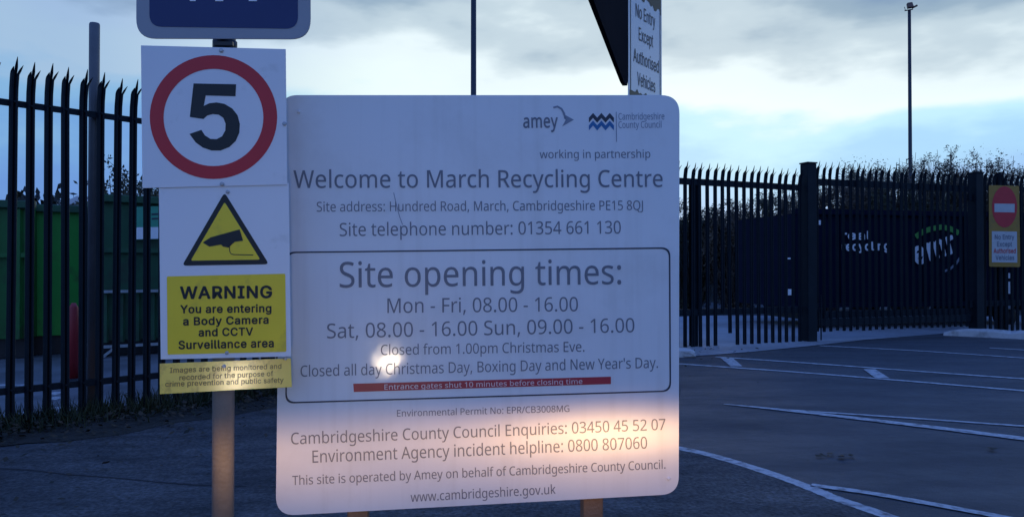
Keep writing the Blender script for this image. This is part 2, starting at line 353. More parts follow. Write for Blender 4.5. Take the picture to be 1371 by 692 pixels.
# letter outlines (advance, closed loops), regular and bold-ready; drawn as filled curves and turned into meshes
GLYPH_A = {
' ':(88,''),
"'":(76,'28,153 22,240 54,240 47,153'),
',':(90,'14,-44 24,-2 30,39 62,39 64,36 52,-4 36,-44'),
'-':(108,'14,77 14,103 94,103 94,77'),
'.':(90,'44,-4 40,-4 37,-4 34,-2 30,0 28,4 26,8 24,12 24,18 24,24 26,28 28,32 30,36 34,38 37,40 40,40 44,40 49,40 53,40 56,38 60,36 62,32 64,28 66,24 66,18 66,12 64,8 62,4 60,0 56,-2 53,-4 49,-4'),
'/':(125,'4,0 92,240 122,240 32,0'),
'0':(192,'96,-4 76,-2 60,5 46,15 36,30 28,48 22,68 18,93 16,120 17,139 18,156 21,172 24,186 29,200 34,211 42,220 50,229 59,235 70,240 82,242 96,244 114,242 131,236 144,225 156,211 164,193 170,172 174,148 176,120 175,102 174,84 171,68 168,54 163,41 157,30 150,20 142,12 132,5 122,0 110,-2;96,22 108,24 118,28 128,36 134,46 139,60 143,77 145,97 146,120 145,143 143,163 139,180 134,194 128,204 118,212 108,216 96,218 83,216 72,212 64,204 58,194 52,180 49,163 46,143 46,120 46,97 49,77 52,60 58,46 64,36 72,28 83,24'),
'1':(192,'90,0 90,168 90,190 92,209 82,200 71,190 46,170 30,190 94,240 119,240 119,0'),
'2':(192,'16,0 16,24 79,88 110,120 116,127 120,134 124,141 128,148 131,155 133,162 134,170 134,178 134,187 132,195 128,202 123,208 116,212 110,216 102,218 92,218 84,218 76,216 68,214 62,212 55,208 48,204 42,200 34,195 19,215 26,220 34,226 42,230 51,235 60,238 70,241 81,242 92,243 108,242 122,239 135,234 146,226 154,217 160,206 164,194 165,180 164,170 163,161 160,152 157,144 153,136 148,128 142,120 136,112 104,78 54,28 54,27 174,27 174,0'),
'3':(192,'81,-4 72,-3 63,-2 54,-2 46,0 38,1 30,4 22,6 15,10 15,38 23,34 31,30 39,28 48,26 56,24 65,22 73,22 82,22 96,22 109,24 120,28 128,34 134,41 138,49 141,58 142,69 141,80 138,88 132,96 124,101 114,106 103,108 90,110 75,111 52,111 52,136 75,136 89,137 101,140 112,144 120,149 126,156 132,163 134,172 136,182 134,190 132,197 128,204 124,208 117,213 110,216 101,218 92,218 82,218 74,217 66,215 58,212 31,198 16,218 23,223 31,228 39,232 48,236 58,239 68,242 80,242 92,243 109,242 124,239 137,234 147,226 156,218 161,208 164,196 166,184 164,172 162,162 158,153 152,145 145,138 136,134 126,129 116,126 116,125 130,122 141,118 151,114 159,107 165,99 170,90 172,80 173,68 172,58 170,48 168,40 163,31 158,24 151,16 142,10 133,6 122,2 110,-1 96,-3'),
'4':(192,'122,0 122,54 7,54 7,80 120,241 150,241 150,81 186,81 186,54 150,54 150,0;36,81 122,81 122,156 122,186 124,210 122,210 116,196 108,184'),
'5':(192,'84,-4 74,-3 66,-2 57,-2 48,0 40,2 34,4 27,6 21,10 21,38 28,34 34,31 42,28 50,26 59,24 68,23 76,22 84,22 96,22 108,25 118,29 126,34 134,42 138,50 142,61 142,74 142,84 139,94 134,102 128,110 120,115 110,119 97,122 82,122 61,120 42,117 27,126 36,240 156,240 156,213 61,213 56,144 71,146 92,147 110,146 126,142 140,136 151,128 160,118 168,106 172,92 173,76 172,59 167,44 160,30 150,18 136,8 121,2 104,-2'),
'6':(192,'100,-4 89,-2 78,0 68,3 59,8 50,14 42,22 36,32 30,43 24,56 21,70 19,85 18,102 19,116 20,128 21,140 23,154 26,166 30,177 34,188 40,198 46,208 54,217 62,224 73,231 84,236 98,240 112,242 128,243 144,242 158,240 158,215 144,218 129,219 118,218 108,217 98,214 90,211 83,207 76,202 71,196 66,190 62,183 58,176 56,168 53,159 51,150 50,141 48,132 48,122 50,122 54,128 60,133 65,138 72,142 79,146 87,148 96,150 107,150 122,149 135,146 147,140 157,131 166,120 172,108 175,94 176,77 175,60 171,44 164,30 156,18 144,8 132,2 116,-2;100,22 110,22 119,25 127,29 134,35 140,43 144,52 146,64 147,77 146,88 144,98 140,106 136,114 129,120 121,124 112,126 100,127 93,126 86,126 80,123 73,120 68,117 63,113 58,108 55,104 52,98 50,94 49,88 48,83 48,76 50,68 52,62 54,54 58,48 61,41 66,36 71,30 78,26 84,24 92,22'),
'7':(192,'46,0 144,213 15,213 15,240 176,240 176,217 78,0'),
'8':(192,'96,-4 78,-2 62,1 49,6 38,14 28,23 22,34 18,46 16,61 17,69 18,76 20,84 24,90 27,96 32,101 36,106 42,110 48,114 54,118 60,122 66,126 58,130 50,136 43,142 36,150 31,157 27,166 25,176 24,186 25,195 26,203 30,210 34,217 38,223 44,228 52,232 59,236 68,240 76,242 86,242 96,243 111,242 124,240 136,235 148,228 156,220 162,210 166,199 168,186 167,178 166,172 164,166 162,160 158,156 154,150 150,146 144,142 122,127 149,111 154,106 160,102 164,96 168,90 171,84 174,78 175,70 176,62 174,48 170,35 164,24 154,14 142,6 129,1 114,-2;97,138 106,142 113,146 120,151 126,156 132,162 136,168 138,176 138,184 138,192 136,200 132,206 126,210 120,214 113,217 104,218 96,220 86,218 78,217 72,214 65,210 60,206 56,200 54,192 53,184 54,178 54,174 56,168 59,164 62,160 66,156 70,152 75,150;96,20 108,21 118,23 126,26 134,32 139,38 143,45 146,53 146,62 146,70 143,78 138,84 132,91 125,96 116,102 107,106 96,111 90,113 80,108 71,103 64,98 57,92 52,85 48,78 46,70 46,61 46,52 48,45 52,38 58,32 65,26 74,23 84,21'),
'9':(192,'64,-4 49,-2 34,0 34,25 41,24 48,22 56,21 64,21 75,22 86,23 94,25 102,28 110,33 116,38 122,43 127,50 131,56 134,64 138,72 140,80 142,90 143,98 144,108 144,118 142,118 138,112 134,107 128,102 122,98 114,94 106,92 96,90 86,90 71,91 58,94 46,100 36,108 28,119 22,132 18,146 17,162 18,174 19,186 22,196 26,206 32,214 38,222 45,228 53,234 62,238 72,240 82,242 94,243 104,242 115,240 125,236 134,232 144,225 151,217 158,208 164,196 168,184 172,170 174,154 174,138 174,124 174,112 172,99 170,86 168,74 164,62 159,52 154,41 147,32 140,23 130,16 120,8 108,4 96,0 80,-2;92,113 100,113 107,114 114,116 120,120 126,123 130,127 134,131 138,136 141,141 143,146 144,152 144,157 144,164 144,171 142,178 139,186 136,192 132,198 127,204 122,209 116,213 109,216 102,218 94,218 84,218 74,215 66,210 60,204 54,196 50,187 47,176 46,162 46,152 49,142 52,134 58,126 64,120 72,116 81,114'),
':':(90,'44,139 40,140 37,140 34,142 30,144 28,148 26,152 24,156 24,162 24,168 26,172 28,176 30,180 34,182 37,184 40,184 44,184 49,184 53,184 56,182 60,180 62,176 64,172 66,168 66,162 66,156 64,152 62,148 60,144 56,142 53,140 49,140;44,-4 40,-4 37,-4 34,-2 30,0 28,4 26,8 24,12 24,18 24,24 26,28 28,32 30,36 34,38 37,40 40,40 44,40 49,40 53,40 56,38 60,36 62,32 64,28 66,24 66,18 66,12 64,8 62,4 60,0 56,-2 53,-4 49,-4'),
'A':(214,'0,0 94,241 121,241 214,0 183,0 154,74 59,74 30,0;69,101 145,101 118,174 115,184 110,198 107,210 102,189 96,174'),
'B':(218,'32,0 32,240 101,240 122,239 140,236 156,232 169,226 179,218 186,208 190,196 192,180 192,170 189,161 186,152 180,145 174,139 166,134 157,130 146,128 146,126 154,124 161,122 168,120 174,117 180,114 184,109 189,104 193,98 196,92 198,85 200,77 200,68 198,53 194,40 188,28 178,18 166,10 152,4 135,1 117,0;63,138 107,138 122,138 133,140 142,143 150,148 154,153 158,160 160,168 161,177 160,186 158,194 153,200 147,206 139,209 129,212 116,214 102,214 63,214;63,26 111,26 126,26 138,28 148,32 156,38 161,44 165,52 167,61 168,70 167,80 164,88 160,94 155,101 147,106 137,110 124,112 109,112 63,112'),
'C':(212,'130,-4 113,-2 97,0 82,5 70,12 58,20 48,30 40,42 32,54 28,70 24,85 21,102 20,120 22,138 24,154 28,170 34,184 41,198 50,209 60,219 73,228 86,234 102,239 118,242 136,243 154,242 171,240 187,235 202,229 190,204 165,212 158,214 151,216 143,216 136,216 117,215 101,210 86,202 74,190 65,176 58,160 54,141 52,120 54,98 58,80 64,64 73,49 84,38 99,30 116,25 135,23 165,26 192,32 192,6 164,-1'),
'D':(245,'32,0 32,240 106,240 124,239 140,236 156,232 169,226 182,219 192,210 202,199 210,187 216,173 221,158 224,141 224,122 222,94 216,69 206,48 192,30 174,18 152,8 128,2 100,0;63,26 96,26 138,32 168,50 186,80 192,121 192,144 187,163 180,179 169,192 156,202 140,208 122,212 102,214 63,214'),
'E':(186,'32,0 32,240 166,240 166,213 63,213 63,138 160,138 160,112 63,112 63,26 166,26 166,0'),
'F':(174,'32,0 32,240 166,240 166,213 63,213 63,128 160,128 160,102 63,102 63,0'),
'G':(244,'136,-4 118,-2 101,0 86,5 72,12 60,20 50,30 41,41 34,54 28,68 24,84 22,102 20,120 22,138 24,155 29,170 36,185 44,198 54,210 64,220 78,228 92,234 108,240 126,242 144,243 154,243 164,242 174,241 183,240 192,238 200,235 208,232 216,229 205,203 176,212 168,214 160,216 152,216 143,216 122,215 105,210 89,202 76,190 66,176 58,160 54,141 52,120 52,106 54,93 57,80 62,70 66,59 73,50 81,42 90,35 101,30 113,26 127,24 142,23 169,24 190,28 190,100 136,100 136,126 220,126 220,9 210,6 200,4 190,2 180,0 170,-2 159,-2 148,-3'),
'H':(249,'32,0 32,240 63,240 63,138 186,138 186,240 216,240 216,0 186,0 186,112 63,112 63,0'),
'J':(92,'-2,-64 -16,-62 -26,-60 -26,-34 -15,-36 -2,-38 2,-37 6,-36 10,-36 14,-34 18,-32 21,-30 24,-26 26,-22 28,-18 30,-12 30,-6 31,2 31,240 61,240 61,4 60,-12 57,-26 52,-38 44,-48 34,-54 24,-60 12,-63'),
'M':(304,'32,0 32,240 77,240 151,44 152,44 228,240 272,240 272,0 242,0 242,148 243,182 244,210 243,210 163,0 138,0 60,210 58,210 60,182 60,146 60,0'),
'N':(255,'32,0 32,240 68,240 196,42 197,42 196,58 195,81 194,104 194,240 222,240 222,0 188,0 59,199 58,199 60,170 60,134 60,0'),
'P':(203,'32,0 32,240 96,240 118,238 136,235 152,230 164,222 174,211 180,199 184,185 186,169 186,160 184,150 181,141 177,132 172,124 165,116 157,110 147,104 136,100 122,96 108,94 90,94 63,94 63,0;63,119 87,119 103,120 117,122 128,126 138,130 146,137 150,145 154,156 155,168 154,178 151,188 146,196 140,202 132,208 121,211 108,213 94,214 63,214'),
'Q':(262,'186,-57 140,-3 135,-4 132,-4 114,-2 97,0 82,6 70,12 58,20 48,30 40,42 32,56 28,70 24,86 21,102 20,120 21,138 24,155 28,170 32,185 40,198 48,210 58,220 70,228 82,235 98,240 114,242 132,244 149,242 164,240 179,235 192,228 204,220 214,210 222,198 229,185 234,170 238,155 241,138 242,120 240,99 238,80 232,62 224,46 214,31 202,19 188,10 172,2 230,-57;132,23 150,24 166,30 180,38 191,49 200,63 205,80 208,99 210,120 208,142 205,160 200,177 191,191 180,202 167,210 150,216 132,217 112,216 96,210 82,202 72,191 63,177 57,160 54,142 52,120 54,99 57,80 63,63 72,49 82,38 96,30 112,24'),
'R':(209,'32,0 32,240 98,240 120,238 138,236 152,230 164,223 174,213 180,202 184,188 186,172 186,162 184,154 182,146 179,140 175,134 171,128 166,124 161,120 156,116 150,112 144,110 138,108 204,0 168,0 110,99 63,99 63,0;63,124 98,124 112,126 124,128 134,131 142,136 147,142 152,150 154,160 155,170 154,181 152,190 147,198 140,204 132,208 122,211 111,213 97,214 63,214'),
'S':(184,'83,-4 73,-3 64,-2 54,-2 46,0 38,2 30,4 23,6 17,8 17,37 47,27 56,26 66,24 75,23 84,23 97,24 108,26 117,28 124,33 130,39 135,46 138,53 138,62 138,67 137,72 136,77 134,82 130,85 126,89 122,92 116,96 82,111 68,116 55,123 44,130 36,138 29,147 24,157 21,169 20,182 21,191 22,200 26,208 30,214 35,221 42,227 48,232 57,236 66,239 76,242 86,242 96,243 106,243 116,242 124,241 133,240 141,238 148,235 156,232 163,230 154,204 126,213 119,214 112,216 104,216 96,216 86,216 76,214 68,211 62,207 57,202 54,196 52,189 50,182 51,176 52,170 54,166 56,162 58,158 62,154 67,150 72,147 103,134 114,130 122,126 131,121 139,116 146,112 152,107 157,102 161,96 164,89 166,82 168,73 168,64 167,49 163,36 156,24 146,14 133,6 118,1 102,-2'),
'T':(186,'78,0 78,213 4,213 4,240 183,240 183,213 108,213 108,0'),
'W':(312,'68,0 4,240 36,240 73,94 80,64 84,36 90,65 97,95 140,240 170,240 214,94 222,64 228,36 232,64 240,94 276,240 308,240 244,0 214,0 167,157 162,176 157,194 155,204 152,186 144,156 98,0'),
'Y':(190,'80,0 80,92 0,240 33,240 95,122 158,240 190,240 110,93 110,0'),
'a':(188,'72,-4 60,-2 50,0 40,4 32,10 24,17 20,26 16,37 16,50 17,62 20,74 28,84 36,92 48,98 64,103 81,106 102,108 132,108 132,119 132,130 130,138 127,145 122,150 117,154 111,157 104,158 95,159 88,159 82,158 74,157 68,155 44,146 36,168 42,170 48,174 56,176 63,178 72,180 80,182 88,182 96,183 112,182 126,180 136,175 146,168 152,160 157,150 160,138 161,122 161,0 140,0 134,26 132,26 126,18 120,12 114,8 108,4 101,0 92,-2 83,-3;79,20 90,22 100,24 109,28 117,33 124,40 128,49 131,60 132,72 132,88 106,87 90,86 77,84 66,80 59,76 54,71 49,65 47,58 46,50 46,42 48,36 51,32 55,28 60,24 66,22 72,21'),
'b':(206,'114,-4 104,-3 94,-2 86,1 79,4 73,8 67,13 62,18 58,23 56,23 50,0 28,0 28,255 58,255 58,193 58,172 56,156 58,156 62,162 67,166 73,171 79,176 86,178 94,181 104,182 114,183 130,182 144,177 156,170 168,160 176,146 183,130 187,112 188,90 187,68 183,50 176,34 168,20 156,10 144,2 130,-2;110,21 121,22 130,26 139,31 146,39 151,49 154,60 156,74 158,90 154,120 146,142 130,154 109,158 96,158 84,154 76,149 69,142 64,132 61,121 59,107 58,91 58,90 59,74 61,60 64,48 69,39 76,31 84,26 96,22'),
'c':(161,'100,-4 89,-2 78,-1 68,2 58,6 50,12 42,19 35,27 29,36 24,48 21,60 19,74 18,89 19,105 21,119 24,132 30,143 36,153 42,161 50,168 60,174 70,178 80,181 91,182 103,184 130,180 150,174 141,149 122,155 102,158 79,153 62,140 52,119 49,90 50,74 52,60 56,49 62,40 69,32 78,26 88,23 100,22 108,22 114,23 120,24 126,25 147,32 147,6 127,-1'),
'd':(206,'92,-4 76,-2 62,2 50,10 38,20 30,33 24,49 20,68 18,90 20,112 24,130 30,146 39,160 50,170 62,178 76,182 92,184 102,183 112,182 120,179 127,176 133,172 139,167 144,162 148,157 150,157 150,170 148,184 148,255 178,255 178,0 154,0 150,24 148,24 144,18 139,14 134,9 127,4 120,1 112,-2 102,-3;97,21 110,22 122,25 130,30 137,37 142,46 146,56 148,69 149,84 149,90 148,105 146,119 142,131 138,141 131,148 122,154 110,158 96,159 86,158 76,154 68,148 61,140 56,130 52,118 50,104 49,89 50,74 52,60 56,49 61,39 68,31 76,26 86,22'),
'e':(190,'105,-4 92,-2 81,-1 70,2 60,7 50,13 42,20 36,28 30,38 24,49 21,61 19,74 18,88 19,103 21,116 24,128 28,140 34,150 40,158 48,166 56,172 66,177 76,180 86,182 98,184 109,182 120,181 129,178 138,174 146,168 152,161 158,154 164,145 168,136 170,125 172,114 172,102 172,84 49,84 50,70 54,58 58,46 64,38 73,31 82,26 94,23 106,22 115,22 122,22 130,24 137,25 164,34 164,8 137,0 130,-2 122,-2 114,-3;50,108 142,108 140,118 138,128 136,137 131,145 125,151 117,156 108,158 98,159 88,158 79,156 71,152 64,146 59,138 54,130 52,119'),
'f':(116,'36,0 36,157 5,157 5,171 36,181 36,192 38,208 40,222 46,232 52,242 60,248 70,253 82,256 95,257 114,255 130,251 122,228 110,231 96,232 88,232 82,230 78,227 74,223 70,217 68,210 66,202 66,192 66,180 112,180 112,157 66,157 66,0'),
'g':(206,'98,-80 78,-80 62,-78 46,-74 32,-69 32,-42 46,-48 62,-52 80,-55 99,-56 110,-55 120,-52 128,-48 136,-42 142,-35 146,-26 148,-16 149,-6 149,2 149,14 150,24 148,24 138,12 126,4 110,-2 92,-4 76,-2 62,3 49,10 38,21 30,34 24,50 20,69 18,90 20,110 24,128 30,144 38,158 49,169 62,177 76,182 92,184 101,183 110,182 117,180 124,176 132,173 138,168 144,162 149,156 150,156 154,180 178,180 178,-3 176,-21 173,-37 167,-50 158,-61 147,-70 134,-76 116,-80;97,21 110,22 120,24 130,29 136,36 142,44 146,54 148,68 149,82 149,90 148,107 146,122 142,134 136,142 129,150 120,154 109,158 96,158 86,158 76,154 68,148 62,140 56,130 52,118 50,105 49,90 50,74 52,60 56,48 62,38 68,30 76,25 86,22'),
'h':(208,'28,0 28,255 58,255 58,180 56,155 58,155 63,162 68,167 75,172 82,176 90,179 98,181 106,182 114,183 130,182 144,179 154,174 164,168 171,158 176,147 180,134 180,117 180,0 151,0 151,115 148,134 141,148 128,156 111,158 97,158 86,154 76,149 70,142 64,132 61,121 59,108 58,93 58,0'),
'i':(86,'44,210 40,210 37,211 34,212 31,214 29,217 28,220 26,224 26,228 26,233 28,237 29,240 31,243 34,245 37,246 40,247 44,248 47,247 50,246 53,245 56,243 58,240 60,237 60,233 61,228 60,224 60,220 58,217 56,214 53,212 50,211 47,210;28,0 28,180 58,180 58,0'),
'k':(180,'28,0 28,255 58,255 58,122 58,108 56,92 58,92 64,100 72,110 79,119 136,180 172,180 98,103 176,0 140,0 78,84 58,66 58,0'),
'l':(86,'28,0 28,255 58,255 58,0'),
'm':(314,'28,0 28,180 52,180 56,156 58,156 63,162 68,168 74,172 81,176 88,180 96,182 104,183 112,184 131,182 146,176 158,166 166,153 168,153 173,160 179,166 186,172 193,176 201,179 209,182 218,183 226,184 240,182 252,180 263,174 272,168 278,158 283,148 286,134 287,117 287,0 258,0 258,116 256,134 248,148 237,156 221,158 209,158 198,154 190,150 184,144 178,135 175,125 173,113 172,100 172,0 143,0 143,116 140,134 134,148 122,156 106,158 94,158 83,154 75,149 68,142 64,132 60,121 58,108 58,94 58,0'),
'n':(208,'28,0 28,180 52,180 56,156 58,156 63,162 69,168 76,172 82,176 90,180 98,182 106,183 115,184 130,182 144,180 154,174 164,168 171,158 176,148 180,134 180,117 180,0 151,0 151,115 148,134 141,148 128,156 111,158 97,158 86,154 76,149 70,142 64,132 61,121 59,108 58,94 58,0'),
'o':(203,'101,-4 90,-2 78,0 68,3 58,8 50,14 42,21 35,30 29,40 24,50 21,62 19,76 18,90 20,112 24,130 31,146 41,159 53,170 68,178 84,182 102,184 114,182 125,180 136,177 145,172 154,166 162,159 168,150 174,141 179,130 182,118 184,104 185,90 184,70 180,50 172,34 162,21 150,10 136,3 120,-2;102,21 114,22 126,26 134,32 142,40 148,50 152,62 154,75 154,90 154,106 152,119 148,130 142,140 134,148 126,154 114,158 102,158 88,158 78,154 68,148 62,140 56,130 52,119 50,106 49,90 50,75 52,62 56,50 62,40 69,32 78,26 89,22'),
'p':(206,'28,-80 28,180 52,180 56,156 58,156 62,161 68,166 73,171 79,176 86,179 94,182 104,183 114,184 130,182 144,178 157,170 168,160 176,147 183,131 187,112 188,90 187,68 183,50 176,34 168,20 156,10 144,2 130,-2 114,-4 104,-3 95,-2 86,1 80,4 73,8 68,13 62,18 58,23 56,23 58,8 58,-6 58,-80;110,21 118,22 124,24 131,26 136,30 142,35 146,41 150,48 152,55 154,63 156,72 157,81 158,90 156,106 154,118 151,130 146,140 139,148 130,154 120,158 109,158 96,158 86,154 76,150 70,143 65,134 62,124 59,111 58,96 58,90 59,74 61,61 64,49 69,39 76,32 84,26 96,22'),
'q':(206,'148,-80 148,-4 149,10 150,24 148,24 144,18 139,14 133,9 127,4 120,1 111,-2 102,-3 92,-4 76,-2 62,2 50,10 39,20 30,33 24,49 20,68 18,90 20,112 24,130 30,146 39,160 50,170 63,178 77,182 92,184 103,183 112,182 120,179 128,176 134,171 140,166 144,161 149,156 150,156 154,180 178,180 178,-80;98,21 110,22 121,25 130,30 137,36 142,45 146,56 148,68 149,84 149,90 148,106 146,120 142,132 138,141 130,149 122,154 110,158 96,159 86,158 76,154 68,148 61,140 56,130 52,118 50,104 49,89 50,74 52,60 56,49 61,39 68,32 76,26 86,22'),
'r':(138,'28,0 28,180 52,180 56,147 58,147 62,154 68,161 74,167 80,172 87,178 95,180 104,182 112,184 124,183 134,182 130,154 120,156 110,156 104,156 97,154 91,152 84,149 79,145 74,140 69,134 66,128 62,120 60,113 58,105 58,96 58,0'),
's':(161,'74,-4 65,-3 56,-2 48,-2 42,0 35,2 28,4 23,6 18,8 18,35 44,25 51,23 59,22 66,21 74,20 85,21 94,22 102,24 107,28 112,32 114,36 116,42 117,47 117,50 116,54 115,56 114,59 112,62 108,64 104,67 100,70 73,82 43,96 37,99 32,103 28,107 24,112 21,116 19,122 18,128 17,136 18,146 22,156 28,164 36,171 46,176 58,180 70,182 84,184 92,183 100,182 108,182 116,180 142,172 132,148 108,156 102,158 96,158 89,159 82,159 74,159 66,158 60,156 55,154 50,150 48,146 46,142 46,138 46,134 46,130 48,128 50,124 52,122 56,120 60,117 64,114 92,103 121,90 126,86 132,82 136,78 140,74 142,68 144,63 146,56 146,50 144,38 141,26 135,18 126,10 116,4 104,0 90,-2'),
't':(121,'84,-4 76,-3 70,-2 64,0 58,2 52,4 47,8 42,13 38,18 35,25 32,33 32,42 31,52 31,157 6,157 6,172 31,183 43,222 60,222 60,180 112,180 112,157 60,157 60,53 61,46 62,38 65,33 68,28 72,26 78,23 82,22 88,21 102,22 114,24 114,2 100,-2'),
'u':(208,'92,-4 76,-2 64,0 52,6 43,12 36,21 30,32 28,46 26,62 26,180 56,180 56,64 59,46 66,32 79,24 96,21 110,22 122,26 131,30 138,38 143,48 146,58 148,72 150,86 150,180 179,180 179,0 155,0 150,24 149,24 144,18 138,12 132,7 125,3 117,0 109,-2 100,-3'),
'v':(170,'68,0 0,180 32,180 70,74 76,58 81,40 84,26 86,26 90,40 95,58 100,74 139,180 170,180 102,0'),
'w':(264,'53,0 4,180 34,180 59,84 66,55 71,30 72,30 76,44 80,62 84,79 116,180 148,180 180,79 186,54 192,31 198,54 205,84 230,180 260,180 210,0 176,0 144,102 137,129 132,150 131,150 126,129 119,102 86,0'),
'x':(178,'6,0 71,92 9,180 42,180 89,112 135,180 168,180 106,92 172,0 138,0 89,72 40,0'),
'y':(171,'28,-80 14,-80 4,-78 4,-54 12,-56 24,-56 31,-56 38,-54 44,-52 48,-48 53,-43 57,-38 60,-32 64,-24 73,0 0,180 32,180 71,78 80,52 86,28 88,28 94,50 103,78 140,180 172,180 94,-25 88,-37 83,-48 76,-58 70,-66 61,-72 52,-77 40,-80')}
